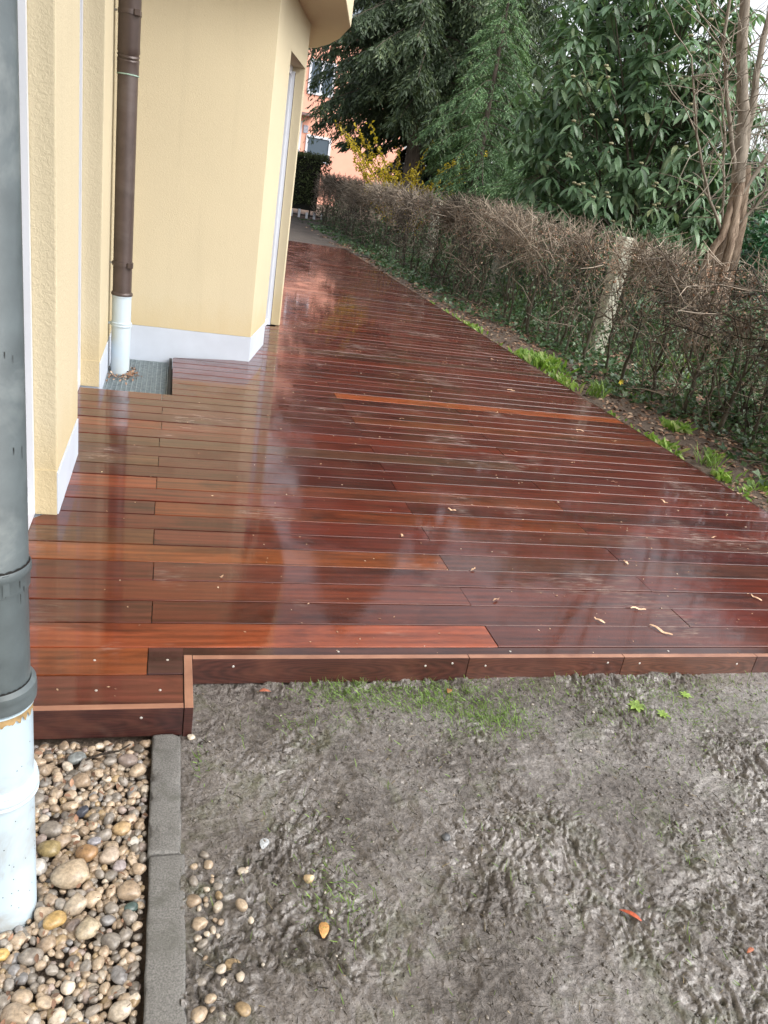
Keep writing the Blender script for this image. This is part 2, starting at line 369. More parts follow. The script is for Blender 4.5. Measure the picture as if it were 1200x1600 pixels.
sheet('path', N.m, np.linspace(-4, 5.6, 50), np.linspace(18.8, 34, 80), lambda X, Y: -.115+fbm(X*1.5, Y*1.5, 4, 15)*.04+np.clip((Y-19)*.004, 0, .2))
gb = MB(); gb.add([(-.6,-1,-.128),(.02,-1,-.128),(.02,1.96,-.128),(-.6,1.96,-.128)], [(0,1,2,3)])
tag(gb.build('gravel_bed_soil', M_SOIL), kind='structure')

# ------------------------------------------------------------------ the deck
PIT, GAP = .15, .0055
def edge_x(y): return 3.655+(y-3.75)*.0155 if y > 3.75 else 3.655+(y-3.75)*.01
def wall_x(y):
    if y < 5.30: return -.55 if (4.02 < y < 5.27 or 1.96 < y < 3.25) else -.43
    if y < 6.42: return .05
    if y < 8.22: return .65+.26*(y-6.42) - (.17 if 7.25 < y < 8.05 else .03)
    return 1.09
deck = empty('timber_deck', (1.6, 2.2, -.1), 'wet red-brown hardwood deck of long boards running along the cream house', 'deck')
def board(x0a, x0b, x1a, x1b, y0, y1, color, z1=0.0, th=.026, name='deck_board', parent=None, r_=.0025):
    """x0a/x1a at y0, x0b/x1b at y1"""
    cx, cy = (x0a+x1a)/2, (y0+y1)/2; r_ = r_*min(1.3, max(.9, .9+(y0-3.2)*.2))
    prof = [(y0, z1-th), (y0, z1-r_), (y0+r_*.45, z1-r_*.35), (y0+r_*1.3, z1), (y1-r_*1.25, z1), (y1-r_*.4, z1-r_*.4), (y1, z1-r_), (y1, z1-th)]
    V = []
    for xa, xb in ((x0a, x0b), (x1a, x1b)):
        for y, z in prof:
            t = (y-y0)/(y1-y0); V.append((xa+(xb-xa)*t-cx, y-cy, z))
    n = 8; F = [(i, i+n, (i+1) % n+n, (i+1) % n) for i in range(n)]+[tuple(range(n)), tuple(range(2*n-1, n-1, -1))]
    me = bpy.data.meshes.new(name); me.from_pydata(V, [], F); me.update()
    o = link(name, me, M_WOOD); o.location = (cx, cy, 0); o.color = color
    p = parent or deck; o.parent = p; o.matrix_parent_inverse = Matrix.Translation(-Vector(p.location))
    return o
WOODS = [(.080,.0175,.0105),(.064,.0150,.0105),(.098,.0215,.0115),(.052,.0135,.0110),(.108,.0235,.012),(.074,.019,.014),(.086,.0165,.0095),(.060,.018,.015),(.088,.024,.016)]
RED = (.17, .034, .016); GREY = (.062, .024, .020); BROWN = (.10, .040, .023); GREEN = (.064, .030, .020)
SPECIAL = {(6,0):(.30,.066,.030),(6,1):(.088,.021,.016),(7,0):(.20,.050,.018),(7,1):(.045,.024,.027),(2,0):(.19,.052,.020),(2,1):GREY,(4,0):(.115,.026,.014),(4,1):(.075,.021,.017),(-1,1):(.16,.034,.014),
  (-16,1):(.29,.066,.026),(5,1):(.080,.019,.014),(3,1):(.074,.020,.016),(1,0):BROWN,(-3,0):RED,(-3,1):(.14,.034,.018),(-7,1):GREEN,(-7,0):GREEN,(-5,0):GREEN,(-9,0):RED,(0,1):(.072,.021,.017),(5,0):(.085,.028,.022),(-12,1):(.14,.036,.017),(-26,0):(.065,.032,.030)}
_r = random.Random(4)
def woodcol(row, k):
    sp = SPECIAL.get((row, k)); c = sp or _r.choice(WOODS)
    f = _r.uniform(.90, 1.10); c = [.62*a+.38*b for a, b in zip(c, (.080, .016, .0095))]; return (c[0]*f*1.05, c[1]*f*(1.08 if sp else .88), c[2]*f*_r.uniform(.76, .95), 1)
row = 7; YEND = 18.9
while True:
    y0 = 3.294-(row+1)*PIT+GAP/2; y1 = 3.294-row*PIT-GAP/2
    if y1 > YEND: break
    if row == 7:
        pass
    else:
        L0, L1 = wall_x(y0), wall_x(y1)
        if y0 > 6.42 and abs(L0-L1) > .1: L0 = L1 = min(L0, L1)
        if y0 < 5.30 < y1: L0 = L1 = .05 if y0 > 5.2 else -.43
        E0, E1 = edge_x(y0), edge_x(y1)
        joints = [-.01+_r.uniform(-.008,.008), 2.17+_r.uniform(-.01,.01)] if row % 2 else [1.24+_r.uniform(-.01,.01)]
        if y0 > 5.3: joints = [j for j in joints if j > L0+.12]
        if row % 2 == 0 and y0 > 6.6: joints = []
        xs0 = [L0]+joints+[E0]; xs1 = [L1]+joints+[E1]
        for k in range(len(xs0)-1):
            g0 = .0015 if k > 0 else 0; g1 = .0015 if k < len(xs0)-2 else 0
            kk = k if (row % 2 == 0 or y0 < 5.3) else k+1
            if row % 2 and y0 < 5.3: kk = k
            board(xs0[k]+g0, xs1[k]+g0, xs0[k+1]-g1, xs1[k+1]-g1, y0, y1, woodcol(row, kk), z1=_r.uniform(-.0012, .0012))
    row -= 1
# front rows: the last full row is cut back right of the corner
yA, yB = 2.094+GAP/2, 2.244-GAP/2
board(-.43, -.43, -.012, -.012, yA, yB, woodcol(7, 0))
board(-.009, -.009, .098, .098, yA, yB, woodcol(7, 1))
board(.0985, .0985, 3.64, 3.64, 2.1925, yB, woodcol(7, 1))
stepb = board(-.43, -.43, .098, .098, 1.9475, 2.094-GAP/2, (.105, .027, .017, 1))
def plank(x0, x1, y0, y1, z0, z1, col, name='fascia_board'):
    cx, cy, cz = (x0+x1)/2, (y0+y1)/2, (z0+z1)/2
    b = MB().box(x0-cx, x1-cx, y0-cy, y1-cy, z0-cz, z1-cz)
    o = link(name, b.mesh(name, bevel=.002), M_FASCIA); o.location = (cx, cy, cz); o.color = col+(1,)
    o.parent = deck; o.matrix_parent_inverse = Matrix.Translation(-Vector(deck.location)); return o
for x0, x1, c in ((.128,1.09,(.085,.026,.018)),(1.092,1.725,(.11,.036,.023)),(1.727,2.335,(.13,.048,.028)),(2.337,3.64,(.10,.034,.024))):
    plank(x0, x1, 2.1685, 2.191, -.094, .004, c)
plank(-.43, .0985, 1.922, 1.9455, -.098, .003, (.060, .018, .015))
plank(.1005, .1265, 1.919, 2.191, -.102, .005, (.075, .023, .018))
N_ = 8
for i in range(N_):          # plank along the long outer edge
    ya, yb = 2.193+i*(YEND-2.193)/N_, 2.193+(i+1)*(YEND-2.193)/N_-.003
    xa, xb = edge_x(ya)+.002, edge_x(yb)+.002
    V = [(xa,ya,-.11),(xa+.022,ya,-.11),(xb+.022,yb,-.11),(xb,yb,-.11),(xa,ya,-.003),(xa+.022,ya,-.003),(xb+.022,yb,-.003),(xb,yb,-.003)]
    b = MB(); b.add(V, [(0,3,2,1),(4,5,6,7),(0,1,5,4),(1,2,6,5),(2,3,7,6),(3,0,4,7)])
    o = b.build('edge_board', M_WOOD, deck); o.color = (.055, .016, .012, 1)
for i, x in enumerate((-.01, .6, 1.24, 1.7, 2.17, 2.9, 3.5)):
    y0 = 2.2 if x > .1 else 1.96; y1 = 5.2 if x < .1 else (6.3 if x < 1.1 else 18.6)
    MB().box(x-.02, x+.02, y0, y1, -.12, -.030).build('bearer', M_DARK, deck)
scr = MB().lathe((0,0,0), [(.0042,-.002),(.0042,.0006),(.0034,.0012),(.0012,.0012),(.001,.0004)], 10).mesh('screw_head', smooth=True)
def screw(x, y, z, rot=None):
    o = link('screw_head', scr, M_SCREW); o.location = (x, y, z)
    if rot: o.rotation_euler = rot
    o.parent = deck; o.matrix_parent_inverse = Matrix.Translation(-Vector(deck.location))
for x, y in ((-.152,2.015),(.03,2.012),(-.33,2.015),(-.17,2.17),(.05,2.17)): screw(x, y, .0005)
for x in (.26,.93,1.03,1.16,1.66,1.80,2.25,2.45): screw(x, 2.168, -.02+random.uniform(-.012,.008), (R(90),0,0))
for x in (-.02,): screw(x, 1.9215, -.03, (R(90),0,0))
for x in (.62,1.27,1.95): screw(x, 2.215, .0005)

# ------------------------------------------------------------------ the cream house
house = empty('cream_house', (-1.2, 5, 0), 'cream stucco house with pale grey plinth and angled bay', 'house')
def hp(mb, name, mat, parent=None, **k): return mb.build(name, mat, parent or house, **k)
FX = -.413          # facade plane
ZL, ZS = 2.36, 2.73
# facade piers (rough stucco). plinth stands 4 mm proud at the foot
hp(MB().box(-.75, FX, 3.25, 4.005, .19, 3.35), 'wall', M_STUC_R, bevel=.006)
hp(MB().box(-.75, FX, 5.282, 6.40, .155, 3.35), 'wall', M_STUC_R, bevel=.006)
hp(MB().box(-.75, FX, -3.0, 1.95, .19, 3.35), 'wall', M_STUC_R, bevel=.006)
hp(MB().box(-.75, FX-.002, 4.006, 5.281, ZL+.001, 3.35), 'lintel', M_STUC_R)
hp(MB().box(-.75, FX-.002, 1.951, 3.249, ZL+.001, 3.35), 'lintel', M_STUC_R)
for y0, y1, h in ((3.252,4.003,.189),(5.284,6.41,.154),(-3,1.948,.189)):
    hp(MB().box(-.74, FX+.004, y0+(.004 if y0 > 3 else 0), y1, -.14, h), 'plinth', M_PLINTH, bevel=.002)
# the reveals of these openings carry stucco to the floor (plinth stops at the corner)
hp(MB().box(-.70, FX-.002, 3.246, 3.2515, .0, .2), 'reveal', M_STUC_R)
hp(MB().box(-.70, FX-.002, 5.278, 5.2835, .0, .17), 'reveal', M_STUC_R)
def opening(y0, y1, x, z1, nm):
    fr = MB()
    fr.box(x-.06, x, y1-.028, y1-.001, .004, z1); fr.box(x-.06, x, y0+.001, y0+.028, .004, z1); fr.box(x-.06, x, y0+.0285, y1-.0285, z1-.06, z1); fr.box(x-.06, x, y0+.0285, y1-.0285, .004, .07)
    f = hp(fr, nm, M_WHITE)
    g = MB().box(x-.04, x-.03, y0+.03, y1-.03, .072, z1-.062).build('pane', M_GLASS, f)
opening(4.005, 5.278, -.528, ZL, 'terrace_door'); opening(1.95, 3.246, -.50, ZL, 'terrace_door')
# front wall of the bay (smooth) and its angled flank with the door opening
A, B, Cc = (.65, 6.42), (.843, 7.165), (1.10, 8.15)
Dd = (1.118, 8.215)
def off(p, q, d):     # point p moved d to the left of direction p->q
    vx, vy = q[0]-p[0], q[1]-p[1]; L = math.hypot(vx, vy); return (p[0]-vy/L*d, p[1]+vx/L*d)
Ai, Bi, Ci = (.40, 6.72), off(B, Cc, .30), off(Cc, Dd, .30)
hp(MB().prism([(-.75, 6.42), A, B, Bi, Ai, (-.75, 6.72)], .2, ZS), 'wall', M_STUC, bevel=.004)
hp(MB().prism([Cc, Dd, (1.118, 12), (.82, 12), (.82, 8.2), Ci], .004, ZS), 'wall', M_STUC, bevel=.004)
hp(MB().prism([B, Cc, Ci, Bi], ZL+.001, ZS-.001), 'lintel', M_STUC)
Ap, Bp = (.6525, 6.4165), (.845, 7.163)
hp(MB().prism([(-.41, 6.4165), Ap, Bp, off(B, Cc, .28), (.40, 6.70), (-.41, 6.70)], -.12, .199), 'plinth', M_PLINTH, bevel=.002)
dvec = ((Cc[0]-B[0])/math.hypot(Cc[0]-B[0], Cc[1]-B[1]), (Cc[1]-B[1])/math.hypot(Cc[0]-B[0], Cc[1]-B[1]))
nrm = (-dvec[1], dvec[0])   # inward
def loc(a, b): return (B[0]+dvec[0]*a+nrm[0]*b, B[1]+dvec[1]*a+nrm[1]*b)
Lo = math.hypot(Cc[0]-B[0], Cc[1]-B[1])
fr = MB()
fr.prism([loc(Lo-.05,.115), loc(Lo-.001,.115), loc(Lo-.001,.18), loc(Lo-.05,.18)], .004, ZL-.001)
fr.prism([loc(.001,.115), loc(.03,.115), loc(.03,.18), loc(.001,.18)], .004, ZL-.001)
fr.prism([loc(.031,.115), loc(Lo-.051,.115), loc(Lo-.051,.18), loc(.031,.18)], ZL-.07, ZL-.001)
fr.prism([loc(.031,.115), loc(Lo-.051,.115), loc(Lo-.051,.18), loc(.031,.18)], .004, .06)
fo = hp(fr, 'terrace_door', M_WHITE)
MB().prism([loc(.032,.14), loc(Lo-.032,.14), loc(Lo-.032,.15), loc(.032,.15)], .061, ZL-.071).build('pane', M_GLASS, fo)
hp(MB().prism([loc(Lo-.034,.085), loc(Lo-.002,.085), loc(Lo-.002,.1145), loc(Lo-.034,.1145)], .004, ZL-.04), 'shutter_rail', M_WHITE)
hp(MB().prism([loc(Lo-.030,.0845), loc(Lo-.022,.0845), loc(Lo-.022,.081), loc(Lo-.030,.081)], .004, ZL-.05), 'rail_brush', M_DARK)
# overhanging upper floor
ov = [(-.9, 6.10), (.90, 6.10), (1.10, 6.52), (1.435, 7.947), (1.476, 8.70), (1.455, 9.2), (1.40, 9.6), (1.313, 9.80), (1.12, 10.0), (-.9, 10.0)]
hp(MB().prism(ov, ZS+.001, ZS+.42), 'overhang', M_STUC, bevel=.01)
ins = [(-.9, 6.14), (.88, 6.14), (1.07, 6.54), (1.40, 7.95), (1.44, 8.70), (1.30, 9.7), (-.9, 9.9)]
hp(MB().prism(ins, ZS+.421, 5.6), 'upper_wall', M_STUC)
hp(MB().box(-4, -.413, -3, 10, 3.351, 5.6), 'upper_wall', M_STUC)
hp(MB().box(-4, 1.118, 10.01, 12, ZS+.421, 5.6), 'upper_wall', M_STUC)
hp(MB().box(-4.2, 1.7, -3.2, 12.2, 5.62, 5.75), 'roof', m_plain('roof_tile', (.18,.07,.05,1), .8))
hp(MB().box(-4, -.76, -3, 12, -.2, 3.34), 'inner_core', M_DARK)
# cable beside the far downpipe
cab = [( -.4005, 6.25+.004*math.sin(z*5), z) for z in np.linspace(.1, 2.7, 14)]
tag(MB().tube(cab, .0045, 6).build('wall_cable', M_RUBBER), 'thin grey cable running down the cream wall behind the brown downpipe', 'cable')

# light well grate
gz = -.072
grate = empty('light_well_grate', (-.18, 5.85, gz), 'grey galvanised grid over the light well at the foot of the downpipe', 'grate')
GX0, GX1, GY0, GY1 = -.405, .018, 5.31, 6.405
fr = MB(); fr.box(GX0, GX1, GY0, GY0+.008, gz-.03, gz+.002); fr.box(GX0, GX1, GY1-.008, GY1, gz-.03, gz+.002); fr.box(GX0, GX0+.006, GY0+.0085, GY1-.0085, gz-.03, gz+.002); fr.box(GX1-.006, GX1, GY0+.0085, GY1-.0085, gz-.03, gz+.002)
fr.build('frame', M_GALV, grate)
nb = 13; bar = MB().box(-.0016, .0016, -(GY1-GY0)/2+.01, (GY1-GY0)/2-.01, -.025, 0).mesh('bearing_bar')
for i in range(nb):
    o = link('bearing_bar', bar, M_GALV); o.location = (GX0+(i+.5)*(GX1-GX0)/nb, (GY0+GY1)/2, gz); o.parent = grate; o.matrix_parent_inverse = Matrix.Translation(-grate.location)
cb = MB().box(-(GX1-GX0)/2+.007, (GX1-GX0)/2-.007, -.0013, .0013, -.012, .0008).mesh('cross_bar')
for i in range(34):
    o = link('cross_bar', cb, M_GALV); o.location = ((GX0+GX1)/2, GY0+.016+i*(GY1-GY0-.03)/33, gz); o.parent = grate; o.matrix_parent_inverse = Matrix.Translation(-grate.location)
MB().box(-.41, .046, 5.295, 6.41, -.125, -.10).build('light_well_base', m_plain('pit_fleece', (.22, .26, .27, 1), .8, nscale=60, var=.3), grate)
rim = MB(); rim.box(.024, .046, 5.31, 6.40, -.11, -.03); rim.build('rim', M_DARK, grate)

# ------------------------------------------------------------------ downpipes
def ring(c, z, r_, h, t): return [(r_, z-h/2), (r_+t, z-h/2+.001), (r_+t, z+h/2-.001), (r_, z+h/2)]
# far one
PX, PY, PR = -.325, 5.98, .0655
dp = empty('brown_downpipe', (PX, PY, -.07), 'brown copper downpipe with white plastic foot against the front wall', 'downpipe')
hp_ = MB().lathe((PX,PY,0), [(PR,-.09),(PR,.475),(PR+.003,.478),(PR+.003,.49),(.03,.492)], 40).build('plastic_foot', M_PVC, dp, smooth=True)
MB().lathe((PX,PY,0), [(PR,.27),(PR+.007,.272),(PR+.008,.281),(PR+.006,.285),(PR+.008,.289),(PR+.007,.299),(PR,.301)], 40).build('pipe_clamp', M_PVC, dp, smooth=True)
MB().box(FX+.001, PX-PR-.006, PY-.008, PY+.008, .279, .293).build('clamp_arm', M_PVC, dp)
MB().lathe((PX,PY,0), [(PR+.002,.488),(PR+.008,.492),(PR+.009,.503),(PR+.003,.513),(PR-.001,.515),(PR-.001,1.89),(PR-.02,1.892)], 40).build('copper_pipe', M_COPPER, dp, smooth=True)
up = MB(); pts = []; rad = []
for z, dx, dy, rr in ((1.885,0,0,PR+.002),(1.90,0,0,PR+.0025),(1.95,.0,-.004,PR+.002),(1.975,.001,-.010,PR+.004),(1.985,.001,-.012,PR-.001),(1.997,.002,-.016,PR+.005),(2.007,.002,-.018,PR-.001),(2.02,.003,-.022,PR+.005),(2.05,.003,-.03,PR+.003),(2.35,.006,-.075,PR+.003),(3.0,.012,-.17,PR+.003)):
    pts.append((PX+dx, PY+dy, z)); rad.append(rr)
up.tube(pts, rad, 36).build('bent_copper_pipe', M_COPPER, dp, smooth=True)
MB().lathe((PX,PY,0), [(PR+.0028,1.884),(PR+.0038,1.887),(PR+.0032,1.892)], 36).build('soldered_seam', M_VERDI, dp)
for z, dx, dy in ((.707,0,0),(2.23,.005,-.057)):
    MB().lathe((PX+dx,PY+dy,0), [(PR+.001,z-.014),(PR+.006,z-.0135),(PR+.006,z+.0135),(PR+.001,z+.014)], 36).build('pipe_clamp', M_COPPER, dp, smooth=True)
    MB().box(FX+.001, PX-PR-.003, PY+dy-.005, PY+dy+.005, z-.006, z+.006).build('clamp_arm', M_RUBBER, dp)
    MB().box(PX+PR-.03, PX+PR+.006, PY+dy-PR-.012, PY+dy-PR+.03, z-.018, z+.018).build('clamp_bolt', M_COPPER, dp, bevel=.003)
# near one
NX, NY, NR = -.290, 1.375, .0665
dn_ = empty('grey_downpipe', (NX, NY, -.1), 'dark grey metal downpipe over a pale blue-white plastic foot beside the pebbles', 'downpipe')
MB().lathe((NX,NY,0), [(NR+.001,-.14),(NR+.001,.445),(NR+.0035,.452),(NR+.0035,.458),(.03,.46)], 56).build('plastic_foot', M_PVCD, dn_, smooth=True)
MB().lathe((NX,NY,0), [(NR,.226),(NR+.008,.228),(NR+.0105,.236),(NR+.0075,.2395),(NR+.010,.243),(NR+.0105,.255),(NR+.007,.260),(NR+.009,.264),(NR+.007,.272),(NR,.274)], 56).build('pipe_clamp', M_PVC, dn_, smooth=True)
MB().box(FX+.001, NX-NR-.006, NY-.01, NY+.01, .24, .262).build('clamp_arm', M_PVC, dn_)
MB().lathe((NX,NY,0), [(NR+.002,.463),(NR+.0085,.466),(NR+.0095,.478),(NR+.0075,.484),(NR+.0095,.490),(NR+.008,.503),(NR-.002,.511),(NR-.0025,.72)], 56).build('metal_pipe', M_ZINC, dn_, smooth=True)
MB().lathe((NX,NY,0), [(NR-.003,.716),(NR+.001,.7185),(NR+.0012,.745),(NR+.004,.750),(NR+.0035,.760),(NR+.0012,.765),(NR-.001,.768),(NR-.001,3.4),(.02,3.41)], 56).build('metal_pipe', M_ZINC, dn_, smooth=True)
def patch(a0, a1, zf0, zf1, r_, mat, name, n=10):
    b = MB(); V = []
    for i in range(n+1):
        a = a0+(a1-a0)*i/n
        for zf in (zf0(i/n), zf1(i/n)): V.append((NX+r_*math.cos(a), NY+r_*math.sin(a), zf))
    b.add(V, [(2*i, 2*i+2, 2*i+3, 2*i+1) for i in range(n)]); return b.build(name, mat, dn_)
_r = random.Random(9)
patch(R(-75), R(-8), lambda t: .449-.012*abs(math.sin(t*17))-.004*math.sin(t*41), lambda t: .4555, NR+.0044, M_RUST, 'rust_stain', 26)
patch(R(-85), R(15), lambda t: .766, lambda t: .7685+.003*abs(math.sin(t*23)), NR+.0018, M_DRIP, 'tar_line', 30)
patch(R(-80), R(12), lambda t: .508, lambda t: .512+.003*abs(math.sin(t*31)), NR-.0005, M_DRIP, 'tar_line', 30)
patch(R(-62), R(-52), lambda t: .722, lambda t: .764, NR+.0025, M_ZINC, 'seam_patch', 6)
for i in range(18):
    a = R(_r.uniform(-75, 5)); z = _r.choice([.72, .735, .5, .51, .9, 1.0, 1.08, 1.15, .6])+_r.uniform(-.01, .01); h_ = _r.uniform(.006, .022); wd = _r.uniform(.012, .03)
    rr = NR+.0024 if z < .72 and z > .71 else NR+.0002
    patch(a, a+wd, lambda t: z-h_*(1-abs(2*t-1)**3)*1., lambda t: z+.004, rr+(.0015 if z < .77 else 0), M_DRIP, 'tar_drip', 6)
for i in range(26):
    a = R(_r.uniform(-80, 8)); z = _r.uniform(-.06, .43)
    if .22 < z < .28: continue
    patch(a, a+.03, lambda t: z-.0012, lambda t: z+.0012, NR+.0016, M_DRIP, 'speck', 2)

# ------------------------------------------------------------------ kerb
def worn_box(x0, x1, y0, y1, z0, z1, amp=.0022):
    me = MB().box(x0, x1, y0, y1, z0, z1).mesh('kerb_stone', bevel=.006); bm = bmesh.new(); bm.from_mesh(me)
    bmesh.ops.subdivide_edges(bm, edges=[e for e in bm.edges if e.calc_length() > .1], cuts=30, use_grid_fill=True)
    bmesh.ops.subdivide_edges(bm, edges=[e for e in bm.edges if e.calc_length() > .04], cuts=3, use_grid_fill=True)
    co = np.array([v.co[:] for v in bm.verts]); q = co[:, 1]*45+co[:, 0]*20; t = co[:, 2]*45+co[:, 0]*30
    d = fbm(q, t, 3, 5); chip = np.maximum(0, fbm(q*.5, t*.2, 3, 15)-.22)*.02
    edge = ((np.minimum(abs(co[:, 0]-x0), abs(co[:, 0]-x1)) < .009) & (abs(co[:, 2]-z1) < .009))*1.0
    co[:, 2] -= edge*chip*1.2-d*amp*.6; co[:, 0] += d*amp+np.where(co[:, 0] < (x0+x1)/2, edge*chip, -edge*chip)
    for v, c_ in zip(bm.verts, co): v.co = c_
    bm.to_mesh(me); bm.free(); me.polygons.foreach_set('use_smooth', [True]*len(me.polygons)); return me
kb = empty('edging_kerb', (.055, 1.4, -.2), 'grey concrete edging kerb between the pebbles and the mud', 'kerb')
link('kerb_stone', worn_box(.014, .094, 1.472, 1.915, -.28, -.084), M_KERB, kb)
link('kerb_stone', worn_box(.019, .102, .4, 1.469, -.28, -.088), M_KERB, kb)
MB().box(.1022, .112, -.2, 1.33, -.28, -.112).build('kerb_haunch', M_KERB, kb, bevel=.003)
#@@PART2
# ------------------------------------------------------------------ pebbles
def pebble_mesh(i, sub=3):
    rr = random.Random(100+i); bm = bmesh.new(); bmesh.ops.create_icosphere(bm, subdivisions=sub, radius=1)
    ax = (1, rr.uniform(.66, .95), rr.uniform(.42, .7)); ph = [rr.uniform(0, 9) for _ in range(6)]
    for v in bm.verts:
        c = v.co.copy()
        k = 1+.10*math.sin(c.x*2.3+ph[0])*math.sin(c.y*2.1+ph[1])+.07*math.sin(c.z*3.1+ph[2]+c.x*1.7)+.035*math.sin(c.y*5+ph[3])*math.sin(c.x*4.3+ph[4])
        if i % 3 == 0: c = Vector([math.copysign(abs(t)**.82, t) for t in c])
        v.co = Vector((c.x*ax[0], c.y*ax[1], c.z*ax[2]))*k
    for _ in range(5 if i % 2 else 2):
        dv = Vector((rr.gauss(0, 1), rr.gauss(0, 1), rr.gauss(0, .7))).normalized(); kk = rr.uniform(.52, .8)
        for v in bm.verts:
            t = v.co.dot(dv)
            if t > kk: v.co -= dv*(t-kk)*.8
    me = bpy.data.meshes.new('pebble'); bm.to_mesh(me); bm.free()
    me.polygons.foreach_set('use_smooth', [True]*len(me.polygons)); return me
def m_pebble(name, obj):
    N = NT(name); pos = N.coord('Position')
    c = N.n('ObjectInfo').outputs['Color'] if obj else attr(N, 'col', 'Color')
    n = N.noise(pos, 110, 5, .65); n2 = N.noise(pos, 28, 3, .6, .5)
    c = N.mix(1.0, c, N.ramp(n, [(.3, .55), (.7, 1.3)]), 'MULTIPLY')
    c = N.mix(1.0, c, N.ramp(n2, [(.3, (.75,.72,.68,1)), (.7, (1.12,1.1,1.05,1))]), 'MULTIPLY')
    N.set(color=c, rough=.42, spec=.45, coat=.25, coat_rough=.25, normal=N.bump(n, .3, .0015)); return N.m
M_PEB, M_PEBS = m_pebble('wet_pebble', True), m_pebble('wet_pebble_fill', False)
PEBM = [pebble_mesh(i) for i in range(14)]
PCOL = [((.34,.27,.20),'beige'),((.26,.20,.145),'tan'),((.21,.19,.17),'grey'),((.17,.15,.13),'dark grey-brown'),((.40,.35,.29),'pale'),((.27,.20,.12),'ochre'),((.27,.22,.20),'pinkish grey'),((.22,.215,.22),'blue-grey')]
PW = [.25,.24,.16,.12,.09,.06,.05,.03]
peb_r = random.Random(12)
hero = [  # x, y, half length, colour, rotation, label
 (-.152,1.435,.047,(.42,.34,.25),.1,'largest round beige stone among the pebbles beside the white pipe'),
 (-.137,1.355,.030,(.38,.32,.25),.6,'second largest rounded buff stone just below the biggest beige stone'),
 (-.187,1.835,.025,(.19,.21,.215),.2,'blue-grey flat pebble close below the deck step'),
 (-.128,1.500,.027,(.33,.20,.10),.1,'flat orange-brown pebble above the biggest beige stone'),
 (-.150,1.640,.018,(.05,.055,.075),.5,'small dark blue pebble in the middle of the gravel'),
 (-.212,1.520,.030,(.27,.21,.10),-.3,'yellow-olive oblong pebble by the white pipe'),
 (-.235,1.470,.027,(.46,.44,.42),-.2,'whitish pebble touching the foot of the white pipe'),
 (-.178,1.315,.025,(.40,.27,.11),.3,'honey-coloured pebble below the two biggest stones'),
 (-.035,1.600,.022,(.42,.33,.25),.5,'two-tone beige pebble with tan face near the kerb'),
 (-.052,1.570,.022,(.38,.27,.15),.9,'tan rounded pebble beside the two-tone one'),
 (-.018,1.335,.016,(.06,.095,.09),.2,'small dark green-blue pebble against the kerb'),
 (-.105,1.290,.031,(.40,.34,.25),.7,'cream oblong pebble with tapered end below the rounded buff stone'),
 (-.075,1.485,.024,(.40,.33,.27),1.4,'pale pink-beige upright pebble in the gravel'),
 (-.050,1.455,.017,(.33,.29,.30),1.5,'small lilac-grey pebble standing by the kerb side'),
 (-.112,1.535,.018,(.30,.30,.34),.1,'lavender-grey smooth pebble beside the orange-brown one'),
 (-.275,1.245,.018,(.44,.30,.10),0,'yellow pebble at the foot of the white pipe'),
 (-.02,1.53,.017,(.48,.46,.42),.4,'white pebble against the kerb in the gravel'),
]
placed = []; fillV = []; fillF = []; fillC = []; nfill = 0
PEBL = [pebble_mesh(i, 2) for i in range(14)]
TVS = [np.array([v.co[:] for v in m.vertices]) for m in PEBL]; TFS = [np.array([p.vertices[:] for p in m.polygons]) for m in PEBL]
def put_pebble(x, y, r_, col, rz, label, group, zb, individual=True, tilt=.35, mi=None):
    global nfill
    mi = peb_r.randrange(14) if mi is None else mi
    rot = Matrix.Rotation(rz, 3, 'Z') @ Matrix.Rotation(peb_r.uniform(-tilt, tilt), 3, 'X') @ Matrix.Rotation(peb_r.uniform(-tilt, tilt), 3, 'Y')
    if individual:
        o = link('pebble', PEBM[mi], M_PEB); o.location = (x, y, zb); o.rotation_euler = rot.to_euler(); o.scale = (r_, r_, r_); o.color = tuple(col)+(1,)
        tag(o, label, 'pebble', group); return o
    V = TVS[mi]*r_ @ np.array(rot).T+np.array([x, y, zb]); fillV.append(V); fillF.append(TFS[mi]+nfill); nfill += len(V); fillC.append(np.tile(np.array(col), (len(V), 1)))
for x, y, r_, c, rz, lab in hero:
    put_pebble(x, y, r_, c, rz, lab, None, -.108+r_*.45, tilt=.12, mi=1 if r_ > .028 else None); placed.append((x, y, r_*.9))
def in_pipe(x, y, m): return math.hypot(x-NX, y-NY) < NR+m
cand = []
tries = 0
while tries < 32000 and len(cand) < 1200:
    tries += 1
    x = peb_r.uniform(-.405, .008); y = peb_r.uniform(.86, 1.915); r_ = min(.029, max(.0075, peb_r.lognormvariate(math.log(.0145), .36)))
    if tries > 9000: r_ = peb_r.uniform(.008, .015)
    if y > 1.90-r_*.3 or x > .012-r_*.7: continue
    if in_pipe(x, y, r_*.55): continue
    if all((x-a)**2+(y-b)**2 > (.72*(r_+c))**2 for a, b, c in placed):
        placed.append((x, y, r_)); cand.append((x, y, r_))
cand.sort(key=lambda t: -t[2]*(1.0 if t[0] > -.36 else .3))
